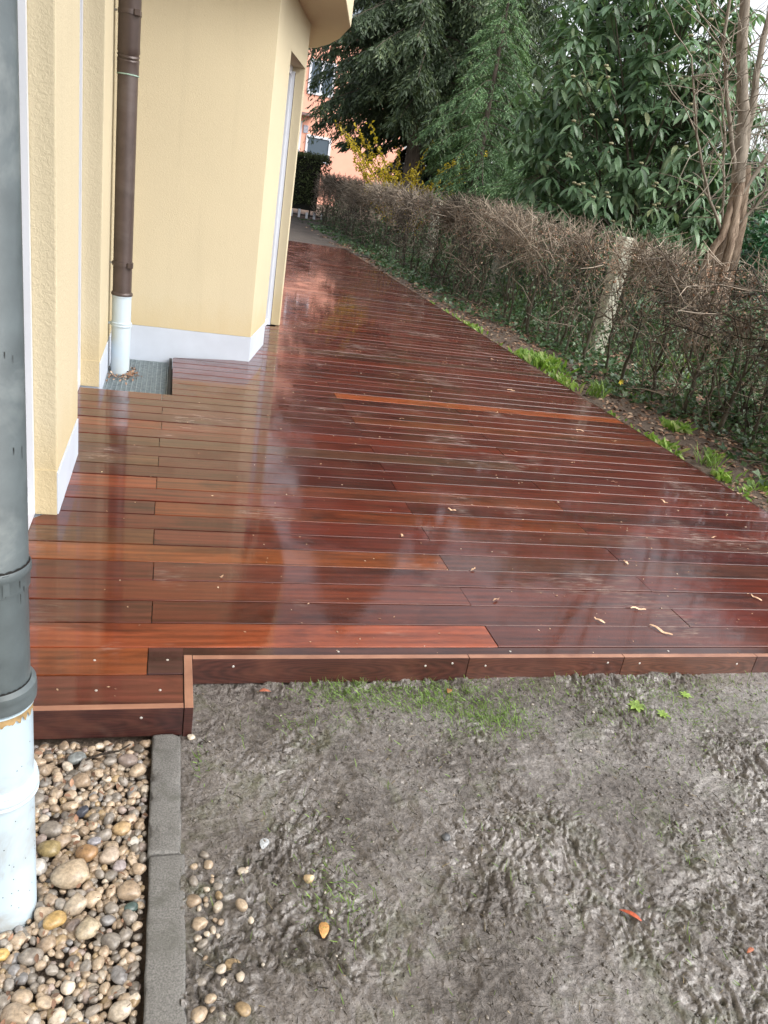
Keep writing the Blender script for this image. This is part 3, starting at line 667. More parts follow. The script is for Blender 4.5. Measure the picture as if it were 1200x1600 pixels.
for i, (x, y, r_) in enumerate(cand):
    (col, cn) = peb_r.choices(PCOL, PW)[0]; f = peb_r.uniform(.95, 1.5); col = [c*f for c in col]
    zb = -.112+r_*.42+peb_r.uniform(-.004, .006)
    hx_, hy_, hn_ = min(((h[0], h[1], h[5].split(' pebble')[0].split(' stone')[0]+(' stone' if 'stone' in h[5].split(' pebble')[0] else ' pebble')) for h in hero), key=lambda t: (t[0]-x)**2+(t[1]-y)**2)
    side = ('left of' if x < hx_ else 'right of') if abs(x-hx_) > abs(y-hy_) else ('above' if y > hy_ else 'below')
    side += ' the '+hn_
    size = 'large' if r_ > .023 else ('middling' if r_ > .0155 else 'small')
    if i < 230: put_pebble(x, y, r_, col, peb_r.uniform(0, 6.3), f'{size} {cn} pebble {side}', 'pebbles in the gravel bed', zb)
    else: put_pebble(x, y, r_, col, peb_r.uniform(0, 6.3), None, None, zb-.002, False)
for i in range(1000):      # lower layer
    x = peb_r.uniform(-.405, .004); y = peb_r.uniform(.86, 1.91); r_ = peb_r.uniform(.009, .017)
    if in_pipe(x, y, r_*.4): continue
    (col, cn) = peb_r.choices(PCOL, PW)[0]; f = peb_r.uniform(.8, 1.25); col = [c*f for c in col]
    put_pebble(x, y, r_, col, peb_r.uniform(0, 6.3), None, None, -.118+peb_r.uniform(0, .012), False)
# pebbles strayed into the mud right of the kerb
stray = []
for i in range(900):
    y = peb_r.uniform(.90, 1.47); y = peb_r.choice([y, peb_r.gauss(1.30, .06)]); x = .117+peb_r.expovariate(26); r_ = peb_r.uniform(.006, .019)
    if x > .26 or y < .9 or len(stray) >= 46: continue
    if all((x-a)**2+(y-b)**2 > (.85*(r_+c))**2 for a, b, c in stray):
        stray.append((x, y, r_)); (col, cn) = peb_r.choices(PCOL, [.25,.15,.1,.05,.25,.14,.03,.03])[0]
        z = float(mud_z(np.array([x]), np.array([y]))[0])
        put_pebble(x, y, r_, [c*1.08 for c in col], peb_r.uniform(0, 6.3), f"{'large' if r_ > .0145 else 'middling' if r_ > .010 else 'small'} {cn} pebble in the mud {'hugging' if x < .135 else 'near' if x < .165 else 'well right of'} the kerb, {'below the kerb joint' if y > 1.33 else 'level with the orange leaf' if y > 1.13 else 'at the bottom edge'}", 'pebbles strayed into the mud', z+r_*.25)
for x, y, r_, c, lab in ((.396,1.357,.013,(.50,.38,.24),'lone yellowish pebble lying in the mud above the orange leaf'),(.79,1.462,.014,(.07,.075,.085),'dark grey stone chip in the middle of the mud'),(.125,1.905,.012,(.45,.40,.33),'pale stone beside the corner of the deck step'),(.235,1.40,.006,(.5,.45,.38),'tiny white pebble in the mud near the kerb'),(.25,1.405,.005,(.5,.42,.36),'tiny pinkish pebble in the mud near the kerb')):
    z = float(mud_z(np.array([x]), np.array([y]))[0]); put_pebble(x, y, r_, c, .4, lab, None, z+r_*.25)
o = link('gravel', mesh_np('gravel', np.concatenate(fillV), np.concatenate(fillF), np.concatenate(fillC), smooth=True), M_PEBS)
tag(o, 'small wet pebbles filling the bed below the larger stones', 'gravel', kind='stuff')

# ------------------------------------------------------------------ leaf templates
def leaf_T(wd, fold=.25, droop=.25, seg=4, tip=1.0):
    """unit-length leaf along +Z, width wd, folded along the midrib, drooping towards -Y"""
    V = []; F = []
    for i in range(seg+1):
        t = i/seg; ww = wd*(math.sin(math.pi*min(1, t*.94+.05))**.8)/2 if i < seg else 0.0
        y = -droop*t*t
        V += [(-ww, y+fold*ww, t), (0, y, t), (ww, y+fold*ww, t)]
    for i in range(seg):
        a = 3*i; F += [(a, a+1, a+4, a+3), (a+1, a+2, a+5, a+4)]
    return np.array(V, float), np.array(F)
BLADE = (np.array([(-.3,0,0),(.3,0,0),(-.5,-.08,.45),(.5,-.08,.45),(-.32,-.32,.82),(.32,-.32,.82),(0,-.5,.98)]), [np.array([(0,1,3,2),(2,3,5,4)]), np.array([(4,5,6)])])
def blades(name, P, H, W, mat, tint, lean=.5, parent=None, seed=1):
    rg = np.random.default_rng(seed); n = len(P); az = rg.uniform(0, 2*np.pi, n)
    d = np.stack([np.cos(az)*lean*rg.random(n), np.sin(az)*lean*rg.random(n), np.ones(n)], -1)
    B = basis(d, np.stack([-np.sin(az), np.cos(az), np.zeros(n)], -1)+1e-3)
    B = np.stack([B[:, :, 0]*W[:, None], B[:, :, 1]*H[:, None], B[:, :, 2]*H[:, None]], -1)
    V, F4 = scatter(BLADE[0], BLADE[1][0], B, P); _, F3 = scatter(BLADE[0], BLADE[1][1], B, P)
    return link(name, mesh_np(name, V, [F4, F3], np.repeat(tint, len(BLADE[0]))), mat, parent)
M_GRASS = m_leaf('grass_blade', [(0, (.07,.09,.025,1)), (.5, (.12,.21,.045,1)), (1, (.26,.40,.10,1))], trans=.35)
M_LIME = m_leaf('fresh_leaf', [(0, (.10,.19,.04,1)), (.5, (.22,.38,.07,1)), (.85, (.38,.52,.14,1)), (1, (.48,.50,.24,1))], trans=.4)
# grass along the front plank
rg = np.random.default_rng(33)
def grass_patch(cx, cy, sx, sy, n):
    n = int(n*1.7); x = cx+rg.normal(0, sx, n); y = cy+rg.normal(0, sy, n); k = (y < 2.162) & (x > .14); return np.stack([x[k], y[k]], -1)
G = [grass_patch(.78, 2.09, .16, .05, 420), grass_patch(1.0, 2.05, .14, .06, 480), grass_patch(1.13, 1.93, .09, .045, 340), grass_patch(.62, 2.12, .09, .03, 180), grass_patch(1.65, 2.08, .30, .06, 260), grass_patch(1.75, 1.93, .16, .07, 160), grass_patch(.45, 1.28, .06, .05, 60), grass_patch(.50, 1.95, .10, .03, 60), grass_patch(1.2, 1.5, .6, .35, 420), grass_patch(.45, 1.33, .05, .1, 90), grass_patch(2.2, 1.95, .3, .12, 200), grass_patch(.13, 1.82, .02, .04, 50)]
P2 = np.concatenate(G); P2 = P2[P2[:, 1] > .8]
P3 = np.c_[P2, mud_z(P2[:, 0], P2[:, 1])-.003]; n = len(P3)
o = blades('grass', P3, rg.uniform(.010, .036, n), rg.uniform(.0013, .0025, n), M_GRASS, np.clip(rg.normal(.72, .22, n), 0, 1), lean=1.5, seed=4)
tag(o, 'short sparse grass in the mud along the front plank', 'grass', kind='stuff')
# rootlets, straw and bits in the mud
n = 2600; x = rg.uniform(.12, 2.6, n); y = rg.uniform(.82, 2.15, n); P = np.stack([x, y, mud_z(x, y)+.001], -1); az = rg.uniform(0, 6.3, n)
d = np.stack([np.cos(az), np.sin(az), rg.normal(0, .25, n)], -1); L = rg.uniform(.004, .024, n); wd = rg.uniform(.0006, .0015, n)
B = basis(d, np.tile([0, 0, 1.], (n, 1))); B = np.stack([B[:, :, 0]*wd[:, None], B[:, :, 1]*wd[:, None], B[:, :, 2]*L[:, None]], -1)
PR3 = (np.array([(1,0,0),(-.5,.87,0),(-.5,-.87,0),(.8,.25,.5),(-.3,1.1,.5),(-.3,-.6,.5),(.5,0,1),(-.2,.4,1),(-.2,-.4,1)]), np.array([(0,1,4,3),(1,2,5,4),(2,0,3,5),(3,4,7,6),(4,5,8,7),(5,3,6,8)]))
V, F = scatter(PR3[0], PR3[1], B, P)
M_DEB = m_tint('debris', [(0, (.02,.016,.012,1)), (.5, (.05,.04,.028,1)), (.8, (.09,.075,.04,1)), (1, (.35,.28,.17,1))])
tag(link('mud_debris', mesh_np('mud_debris', V, F, np.repeat(rg.random(n)**1.6, 9)), M_DEB), 'dark rootlets and straw trodden into the mud', 'debris', kind='stuff')

# crumbs and grit lying on the mud
n = 6000; x = rg.uniform(.12, 2.6, n); y = .84+rg.random(n)*1.3; k = fbm(x*5, y*5, 3, 81)+rg.normal(0, .2, n) > .05; x, y = x[k], y[k]; n = len(x)
bm = bmesh.new(); bmesh.ops.create_icosphere(bm, subdivisions=1, radius=1); ICO = (np.array([v.co[:] for v in bm.verts]), np.array([[v.index for v in f.verts] for f in bm.faces])); bm.free()
sz = rg.uniform(.0015, .0055, n)*(.6+.8*rg.random(n)**3); B = np.zeros((n, 3, 3)); az = rg.uniform(0, 6.3, n); e = rg.uniform(.6, 1.6, n)
B[:,0,0] = np.cos(az)*sz*e; B[:,1,0] = np.sin(az)*sz*e; B[:,0,1] = -np.sin(az)*sz; B[:,1,1] = np.cos(az)*sz; B[:,2,2] = sz*.7
V, F = scatter(ICO[0], ICO[1], B, np.stack([x, y, mud_z(x, y)+sz*.2], -1)); V = V+rg.normal(0, .0006, V.shape)
tag(link('mud_crumbs', mesh_np('mud_crumbs', V, F, np.repeat(rg.random(n), 12)), m_tint('crumb', [(0, (.04,.034,.029,1)), (.6, (.10,.088,.078,1)), (.96, (.17,.15,.13,1)), (1, (.45,.41,.35,1))], .35, .5)), 'small mud crumbs and grit scattered over the trodden ground', 'mud crumbs', kind='stuff')
# single fallen leaves on the mud
def leaf_thing(name, x, y, z, L, wd, az, col, label, cat='leaf', pitch_=.15, curl=.35):
    V, F = leaf_T(wd, .5, curl, 5); V = V*L
    me = mesh_np(name, V, F, smooth=True); o = link(name, me, m_plain(name+'_skin', col+(1,), .5, nscale=150, var=.4))
    d = Vector((math.cos(az), math.sin(az), pitch_)).normalized(); s = d.cross(Vector((0, 0, 1))).normalized(); nn = s.cross(d)
    Mx = Matrix((s, nn, d)).transposed().to_4x4(); Mx.translation = (x, y, z); o.matrix_world = Mx
    so = o.modifiers.new('thick', 'SOLIDIFY'); so.thickness = .0008
    return tag(o, label, cat)
mz = lambda x, y: float(mud_z(np.array([x]), np.array([y]))[0])
leaf_thing('fallen_leaf', .405, 1.195, mz(.405,1.195)+.008, .05, .5, 1.35, (.50,.27,.10), 'upright orange-tan leaf standing in the mud left of centre')
leaf_thing('fallen_leaf', 1.20, 1.14, mz(1.2,1.14)+.008, .055, .25, 2.2, (.42,.09,.04), 'bright red-orange curled leaf lying in the mud at lower right')
leaf_thing('fallen_leaf', 1.0, 2.085, mz(1.0,2.085)+.008, .035, .55, 1.0, (.33,.13,.06), 'brown leaf in the grass below the front plank')
leaf_thing('fallen_leaf', .345, 2.11, mz(.345,2.11)+.006, .04, .4, .2, (.36,.12,.07), 'reddish leaf at the foot of the front plank near the corner')
leaf_thing('fallen_leaf', 1.42, 1.02, mz(1.42,1.02)+.006, .035, .3, .4, (.30,.10,.05), 'dull red leaf scrap in the lower right corner of the mud')
leaf_thing('slate_chip', .294, 1.466, mz(.294,1.466)+.006, .035, .7, 1.2, (.38,.40,.42), 'pale grey slate flake in the mud near the kerb', 'stone', .1, .02)
for i, (x, y, s) in enumerate(((1.68,1.97,.05),(1.76,1.92,.04),(1.93,2.03,.035),(2.15,1.75,.04))):
    pl = empty('rosette_weed', (x, y, mz(x, y)), ['pale green weed rosette in the mud below the front plank', 'second pale green weed just right of the first rosette', 'small yellowish weed close under the front plank at right', 'pale weed at the right edge of the mud'][i], 'weed', None)
    for k in range(7):
        V, F = leaf_T(.45, .3, .2, 3); az = k*.9+i; L = s*random.uniform(.5, .9)
        d = Vector((math.cos(az), math.sin(az), .25)).normalized(); sd_ = d.cross(Vector((0,0,1))).normalized(); nn = sd_.cross(d)
        Bm = np.array(Matrix((sd_, nn, d)).transposed())*L
        link('leaf', mesh_np('leaf', V @ Bm.T+np.array([x, y, mz(x, y)+.004]), F, np.full(len(V), .75)), M_LIME, pl)
gx = rg.uniform(-.40, .0, 260); gy = rg.uniform(.9, 1.9, 260)
_k = np.hypot(gx-NX, gy-NY) > NR+.02; gx, gy = gx[_k], gy[_k]
# twig on the pebbles
tag(MB().tube([(-.16,1.80,-.072),(-.12,1.815,-.066),(-.075,1.825,-.066),(-.045,1.85,-.064)], [.003,.0035,.003,.002], 7, jit=.15).build('fallen_twig', m_bark('dark_twig', (.02,.015,.012,1), (.05,.04,.03,1))), 'dark twig lying on the pebbles below the deck step', 'twig')

# ------------------------------------------------------------------ shavings and grit on the deck
SH = [(2.034,2.317,.10,2.3),(1.341,2.576,.035,.4),(1.335,2.836,.04,.3),(1.488,3.497,.045,2.8),(2.237,4.581,.06,.2),(2.929,3.295,.055,1.0),(2.961,3.782,.06,2.2),(3.122,5.197,.06,2.6),(2.03,2.515,.07,2.6),(1.774,2.41,.05,2.4),(1.886,6.479,.09,.0),(2.016,6.312,.06,.1),(2.72,2.619,.06,2.5),(1.885,10.012,.08,0),(.24,2.715,.022,.2),(2.62,4.42,.04,.1),(3.0,6.3,.07,2.7),(3.25,5.0,.05,.1),(2.5,5.5,.05,.5),(1.6,5.1,.05,1.0),(2.2,2.95,.04,1.9),(1.1,3.15,.03,.7),(2.75,4.1,.04,.3),(1.75,7.3,.05,.1),(2.6,7.2,.06,.4),(3.3,7.6,.05,2.0)]
WHERE = ['long curled pale shaving on the front board at right','crescent-shaped shaving on the boards right of centre','v-shaped pale shaving beside the orange board end','small straight shaving in the middle of the deck','looped shaving halfway along the deck','yellowish flake towards the right rim of the deck','s-shaped shaving towards the right rim','forked pale chip near the right rim by the soil','thin shaving on the third board at right','wispy shaving on the second board','light chip beyond the orange strip','second light chip beyond the orange strip','curled shaving at the far right of the front boards','pale chip far along the deck','tiny crumb on the boards near the pipe','short chip on the middle boards','chip near the long bright orange strip','chip close to the soil rim','small chip beside the orange strip','chip left of the orange strip','fine shaving among the mud smears','small crumb left of the board joint','crumb right of the board joint','chip beyond the bay corner','chip in the middle of the far boards','chip near the rim by the bright green plants']
for (x, y, L, az), lab in zip(SH, WHERE):
    rr = random.Random(int(x*1000)); n_ = 12; V = []; F = []; k1 = rr.uniform(-1.6, 1.6); px, py, a = x, y, az
    wv = rr.uniform(.006, .011)
    for i in range(n_+1):
        t = i/n_; ww = wv*(.35+.65*math.sin(math.pi*min(.97, t+.03))); z = .0035+.006*abs(math.sin(t*4+x*7))
        V += [(px-ww*math.sin(a)*.5, py+ww*math.cos(a)*.5, z), (px+ww*math.sin(a)*.5, py-ww*math.cos(a)*.5, z+.003)]
        px += math.cos(a)*L/n_; py += math.sin(a)*L/n_; a += k1/n_+.35*math.sin(t*9+x)*.4
    F = [(2*i, 2*i+1, 2*i+3, 2*i+2) for i in range(n_)]
    me = bpy.data.meshes.new('wood_shaving'); me.from_pydata([(v[0]-x, v[1]-y, v[2]) for v in V], [], F); me.update()
    o = link('wood_shaving', me, M_SHAV); o.location = (x, y, 0); so = o.modifiers.new('thick', 'SOLIDIFY'); so.thickness = .0009
    tag(o, lab, 'wood shaving', 'shavings and chips on the deck')
n = 700; x = rg.uniform(-.35, 3.6, n); y = 1.96+rg.random(n)**1.8*7.5; k = (y > 2.2) | (x < .09); k &= ~((y > 5.2) & (x < .3)) & (x > np.where(y > 6.3, .75+.27*(y-6.3), -9)); x, y = x[k], y[k]; n = len(x)
k2 = rg.random(n) < (.35+.65*(x > .4)); x, y = x[k2], y[k2]; n = len(x)
s = rg.uniform(.0014, .0042, n)*(1+.06*y)
OCT = (np.array([(1,0,0),(0,.7,0),(-1,0,0),(0,-.7,0),(0,0,.6)]), np.array([(0,1,4),(1,2,4),(2,3,4),(3,0,4)]))
az = rg.uniform(0, 6.3, n); B = np.zeros((n, 3, 3)); B[:,0,0] = np.cos(az)*s*1.5; B[:,1,0] = np.sin(az)*s*1.5; B[:,0,1] = -np.sin(az)*s; B[:,1,1] = np.cos(az)*s; B[:,2,2] = s
V, F = scatter(OCT[0], OCT[1], B, np.stack([x, y, np.full(n, .0008)], -1))
tag(link('sawdust', mesh_np('sawdust', V, F, np.repeat(rg.random(n), 5)), m_tint('sawdust_crumb', [(0, (.16,.08,.05,1)), (.6, (.42,.27,.17,1)), (1, (.66,.55,.42,1))])), 'fine pale sawdust crumbs sprinkled over the wet boards', 'sawdust', kind='stuff')
# dead leaves heaped at the pipe foot in the light well
M_LITTER = m_tint('leaf_litter', [(0, (.08,.052,.038,1)), (.35, (.19,.105,.065,1)), (.7, (.33,.19,.12,1)), (1, (.52,.39,.28,1))], .7)
def litter(name, P, S, tint, tilt=.5, seed=2, mat=None, T=None):
    rg_ = np.random.default_rng(seed); n = len(P); T_, F_ = T or leaf_T(.55, .4, .25, 3)
    az = rg_.uniform(0, 6.3, n); d = np.stack([np.cos(az), np.sin(az), rg_.normal(0, tilt, n)], -1); up = np.stack([rg_.normal(0, tilt, n), rg_.normal(0, tilt, n), np.ones(n)], -1)
    B = basis(d, up)*S[:, None, None]; V, F = scatter(T_, F_, B, P); return link(name, mesh_np(name, V, F, np.repeat(tint, len(T_))), mat or M_LITTER)
n = 330; a = rg.uniform(0, 6.3, n); q = np.abs(rg.normal(0, .06, n)); x = PX+np.cos(a)*(PR+.01+q*.7)-.01; y = PY-.05+np.sin(a)*(PR+.02+q*1.3)
k = (x > -.395) & (y > 5.33) & (y < 6.39); x, y = x[k], y[k]
tag(litter('leaf_heap', np.stack([x, y, gz+.006+rg.random(len(x))*.02], -1), rg.uniform(.012, .03, len(x)), np.clip(rg.normal(.55, .2, len(x)), 0, 1), seed=5), 'red-brown dead leaves heaped round the white pipe foot on the grate', 'leaves', kind='stuff')

tag(litter('gravel_litter', np.stack([gx, gy, np.full(len(gx), -.097)+rg.random(len(gx))*.012], -1), rg.uniform(.008, .022, len(gx)), np.clip(rg.normal(.3, .2, len(gx)), 0, 1), .8, 77), 'dead leaf scraps caught between the pebbles', 'leaf scraps', kind='stuff')
# ------------------------------------------------------------------ soil strip: litter, ivy, weeds
n = 22000; x = 3.70+rg.random(n)**.8*3.2; y = 2.4+rg.random(n)**1.5*24; k = x > np.vectorize(edge_x)(y)+.03; x, y = x[k], y[k]; n = len(x)
tag(litter('leaf_litter', np.stack([x, y, soil_z(x, y)+.008], -1), rg.uniform(.025, .06, n)*(1+.02*y), rg.random(n), .35, 6), 'brown leaf litter covering the soil strip beside the deck', 'leaf litter', kind='stuff')
IVY = (np.array([(0,0,0),(-.5,.05,.30),(-.22,.0,.48),(0,-.06,1.0),(.22,.0,.48),(.5,.05,.30),(0,-.04,.35)]), np.array([(0,6,1),(1,6,2),(2,6,3),(3,6,4),(4,6,5),(5,6,0)]))
M_IVY = m_leaf('ivy_leaf', [(0, (.03,.06,.028,1)), (.6, (.07,.14,.06,1)), (1, (.20,.28,.16,1))], rough=.32, trans=.25)
n = 36000; x = 4.25+rg.random(n)**.9*4.2; y = 3.2+rg.random(n)**1.4*27; cl = fbm(x*1.5, y*1.1, 3, 8); k = (cl+(x-4.9)*.22 > -.06+.1*rg.normal(0, 1, n)); x, y = x[k], y[k]; n = len(x)
z = soil_z(x, y)+.02+rg.random(n)**2*np.clip(.06+(x-5)*.14, .06, .35)
P = np.stack([x, y, z], -1)
tag(litter('ivy_cover', P, rg.uniform(.035, .075, n)*(1.2+.012*y), np.clip(rg.normal(.56, .27, n), 0, 1), .55, 9, M_IVY, IVY), 'dark ivy covering the ground below and behind the bare hedge', 'ivy', kind='stuff')
# fresh weeds along the deck rim: narrow strappy clumps and broad ones
def clump(name, x, y, rx, ry, nl, H, W, label, cat, mat=None, lean=.9, seed=1, tl=.6, group=None):
    rg_ = np.random.default_rng(seed); c = empty(name, (x, y, float(soil_z(np.array([x]), np.array([y]))[0])), label, cat, group)
    px = x+rg_.normal(0, rx, nl); py = y+rg_.normal(0, ry, nl); P = np.stack([px, py, soil_z(px, py)], -1)
    blades('foliage', P, rg_.uniform(.6, 1.1, nl)*H, rg_.uniform(.7, 1.2, nl)*W, mat or M_LIME, np.clip(rg_.normal(tl, .25, nl), 0, 1), lean, c, seed); return c
clump('daylily_clump', 4.14, 8.15, .09, .16, 230, .15, .034, 'large bright lime-green clump of strappy leaves on the deck rim', 'plant', seed=1)
clump('daylily_clump', 4.13, 8.55, .08, .12, 110, .12, .030, 'bright green clump joined behind the largest lime-green one', 'plant', seed=2)
clump('daylily_clump', 4.03, 7.35, .07, .16, 90, .10, .030, 'low lime-green clump trailing in front of the largest one', 'plant', seed=3)
clump('daylily_clump', 4.03, 10.25, .06, .2, 60, .09, .028, 'small pale green clump far back on the deck rim', 'plant', seed=4)
clump('daylily_clump', 4.03, 11.1, .06, .2, 26, .08, .026, 'pale green seedlings farthest back on the deck rim', 'plant', seed=14)
clump('daffodil_clump', 4.22, 6.95, .04, .07, 45, .19, .012, 'upright green daffodil leaves by the deck rim', 'plant', M_GRASS, .5, 5, .75)
clump('weed_clump', 3.98, 5.42, .05, .10, 60, .09, .026, 'bright green weed touching the deck rim midway', 'plant', seed=6, lean=1.4)
clump('weed_clump', 3.93, 5.12, .04, .07, 30, .08, .018, 'yellowish-green weed just in front of the bright one', 'plant', seed=7, lean=1.4)
clump('leafy_weed', 4.52, 5.95, .05, .06, 70, .12, .036, 'broad-leaved pale green weed on bare litter', 'plant', seed=8, lean=1.6)
clump('grass_tuft', 4.12, 4.93, .035, .05, 90, .15, .006, 'fine grass tuft beside the deck rim near the right edge', 'plant', M_GRASS, .6, 9, .9)
clump('weed_clump', 4.06, 4.68, .04, .05, 50, .08, .026, 'lime-green rosette in front of the grass tuft', 'plant', seed=10, lean=1.4)
clump('weed_clump', 4.3, 4.45, .12, .12, 70, .07, .026, 'dull green weeds at the right edge of the photo', 'plant', M_GRASS, 1.4, 11, .9)
for i_, (x_, y_) in enumerate(((3.95,6.2),(4.0,9.2),(4.35,7.9),(3.93,5.75),(4.45,5.3),(4.7,7.2),(4.05,12.2),(3.99,4.35))):
    clump('weed_clump', x_, y_, .05, .07, 12, .05, .022, ['sparse weed at the deck rim between the daffodil leaves and the bright weed', 'sparse weed between the two rear lime-green clumps', 'small weed behind the largest lime-green clump', 'tiny weed on the deck rim above the bright weed', 'small weed in the litter right of the bright weed', 'dull weed under the hedge near the yellow flower', 'tiny seedlings near the far end of the rim planting', 'lowest weed at the right edge beside the deck'][i_], 'plant', M_LIME, 1.5, 60+i_, .45)
clump('daffodil_clump', 6.1, 8.5, .25, .25, 80, .32, .016, 'tall green strappy leaves behind the hedge right of the post', 'plant', M_GRASS, .5, 12, .4)
clump('daffodil_clump', 6.2, 13.1, .25, .4, 120, .5, .016, 'dark green strappy leaves behind the hedge beside the second post', 'plant', M_GRASS, .5, 13, .3)
o = empty('daffodil_flower', (4.42, 6.92, -.02), 'single yellow flower between the daffodil leaves and the hedge', 'flower')
M_YEL = m_plain('yellow_petal', (.72,.58,.06,1), .6)
for k in range(6):
    V, F = leaf_T(.5, .2, .2, 3); a = k*1.047; Bm = np.array(Matrix.Rotation(a, 3, 'Y') @ Matrix.Rotation(.3, 3, 'X'))*.035
    link('petal', mesh_np('petal', V @ Bm.T+np.array([4.42, 6.92, .06]), F), M_YEL, o)
MB().tube([(4.42,6.925,-.12),(4.425,6.93,.06)], .003, 6).build('stem', M_GRASS, o)

# ------------------------------------------------------------------ fence posts + wire behind the hedge
fence = empty('wire_fence', (5.65, 14, -.12), 'old wire mesh fence on weathered concrete posts inside the hedge', 'fence')
for y, x, rx, ry in ((9.65,5.63,.05,-.01),(14.3,5.90,.03,.0),(22.6,5.80,-.01,.0),(5.0,5.6,0,0),(27.2,5.8,0,0),(18.6,5.88,0,0)):
    b = MB().prism([(-.115,-.10),(.115,-.10),(.115,.10),(-.115,.10)], -.3, 1.50); me = b.mesh('post', bevel=.035)
    for v in me.vertices:
        if v.co.z > .5: v.co.x *= .86; v.co.y *= .86
    o = link('post', me, M_POST); o.location = (x, y, -.12); o.rotation_euler = (ry, rx, .3); o.parent = fence; o.matrix_parent_inverse = Matrix.Translation(-fence.location)
wm = MB()
def wire(p, q, r_=.0022): wm.tube([p, q], r_, 3, caps=False)
for z in (.05,.35,.65,.95,1.2): wire((5.56, 3.5, z), (5.83, 28, z), .003)
for i, y in enumerate(np.arange(3.5, 16, .12)):
    x = 5.56+(y-3.5)*.27/24.5
    wire((x, y, .0), (x+.012, y+1.15, 1.2)); wire((x+.002, y+1.15, .0), (x+.01, y, 1.2))
wm.build('wire_mesh', M_WIRE, fence)

# ------------------------------------------------------------------ bare clipped hedge
hedge = empty('bare_hedge', (5.0, 16, -.12), 'long clipped leafless hedge of tangled brown twigs along the garden boundary', 'hedge')
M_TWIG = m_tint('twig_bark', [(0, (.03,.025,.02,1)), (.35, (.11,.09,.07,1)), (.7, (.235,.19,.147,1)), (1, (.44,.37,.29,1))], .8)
M_STEM = m_bark('hedge_stem_bark', (.035,.031,.022,1), (.12,.106,.08,1), (40,40,12), .006)
def hx(y): return 4.88+np.clip((y-5)*.012, 0, .35)
def htop(y): return 1.44+.10*np.clip((y-6)/8, 0, 1)+fbm(y*2.3, y*.7+4, 2, 3)*.12
hr = random.Random(5); ys = []
y = 4.0
while y < 30.5:
    if not any(abs(y-q) < wq*.6 for q, wq in ((8.35, .34), (12.1, .4), (19.8, .6))): ys.append(y)
    y += hr.uniform(.22, .42)*(1 if y < 13 else 1.6)
for y in ys:
    x = float(hx(y))+hr.uniform(-.08, .12); r0 = hr.uniform(.014, .028); b = MB(); px, py = x, y; pts = []; rad = []
    H = hr.uniform(.7, 1.15); nseg = 7
    for i in range(nseg+1):
        t = i/nseg; pts.append((px, py, -.14+H*t)); rad.append(r0*(1-.55*t)); px += hr.uniform(-.03, .03); py += hr.uniform(-.04, .04)
    b.tube(pts, rad, 7, jit=.12)
    for k in range(hr.randint(4, 6)):
        i = hr.randint(2, nseg); p = pts[i]; az = hr.uniform(0, 6.3); L = hr.uniform(.3, .65); q = []; c = list(p)
        for j in range(5):
            q.append(tuple(c)); c[0] += math.cos(az)*L*.10+hr.uniform(-.03, .03); c[1] += math.sin(az)*L*.16+hr.uniform(-.03, .03); c[2] += L*hr.uniform(.12, .24)
        b.tube(q, [rad[i]*.55*(1-.18*j) for j in range(5)], 5, jit=.1)
    o = b.build('stem', M_STEM, hedge, smooth=True, auto=60)
def twigs(n, ya, yb, pw, Lr, wr, seed):
    g = np.random.default_rng(seed); y = ya+g.random(n)**pw*(yb-ya); u = g.random(n)
    face = g.random(n); x0 = hx(y)
    wdt = .62
    xx = np.where(face < .45, np.abs(g.normal(0, .09, n))-.22, g.uniform(-.24, wdt, n))
    zt = htop(y); zz = np.where(g.random(n) < .78, zt-np.abs(g.normal(0, .36, n))+g.normal(0, .05, n), g.uniform(.0, 1.4, n)*zt/1.4)
    zz = np.clip(zz, -.05, zt+.06)
    # gaps low down
    keep = g.random(n) < np.clip(.55+2.4*fbm(y*1.3, zz*2.6+xx*2, 3, 14), .08, 1)
    gap_ = np.minimum.reduce([abs(y-q)/wq for q, wq in ((8.35, .34), (12.1, .4), (19.8, .6))]); keep &= ~((gap_ < 1) & (zz < 1.22) & (g.random(n) < .80))
    y, xx, zz, x0, zt = y[keep], xx[keep], zz[keep], x0[keep], zt[keep]; n = len(y)
    P = np.stack([x0+xx, y, zz-.10], -1)
    d = np.stack([g.normal(-.12, .7, n)-(xx < -.1)*.25, g.normal(0, .8, n), g.normal(.35, .8, n)], -1); d = unit(d)
    L = g.uniform(*Lr, n); wd = g.uniform(*wr, n)
    over = (P[:, 2]+d[:, 2]*L) > zt+.10; L = np.where(over, L*.45, L)
    B = basis(d, unit(g.normal(0, 1, (n, 3)))); bend = g.normal(0, .18, (n, 2))
    B = np.stack([B[:, :, 0]*wd[:, None], B[:, :, 1]*wd[:, None], B[:, :, 2]*L[:, None]], -1)
    V, F = scatter(PR3[0], PR3[1], B, P)
    # kink every twig in its middle
    V = V.reshape(n, 9, 3); side = unit(g.normal(0, 1, (n, 3)))*(L*g.uniform(.03, .16, n))[:, None]; V[:, 3:6] += side[:, None, :]; V = V.reshape(-1, 3)
    hgt = np.clip((zz-.15)/1.2, 0, 1)  # twigs get paler with height: light from above put into the tint
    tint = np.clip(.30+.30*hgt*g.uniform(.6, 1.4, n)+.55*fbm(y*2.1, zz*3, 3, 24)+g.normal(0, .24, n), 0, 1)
    return V, F, np.repeat(tint, 9)
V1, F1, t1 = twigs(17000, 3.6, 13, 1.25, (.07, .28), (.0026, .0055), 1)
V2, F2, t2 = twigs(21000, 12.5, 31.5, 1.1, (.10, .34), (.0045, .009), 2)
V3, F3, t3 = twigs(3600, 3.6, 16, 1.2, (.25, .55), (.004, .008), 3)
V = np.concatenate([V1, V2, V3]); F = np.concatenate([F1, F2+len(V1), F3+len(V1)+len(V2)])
tag(link('twigs', mesh_np('twigs', V, F, np.concatenate([t1, t2, t3])), M_TWIG, hedge), kind='stuff')
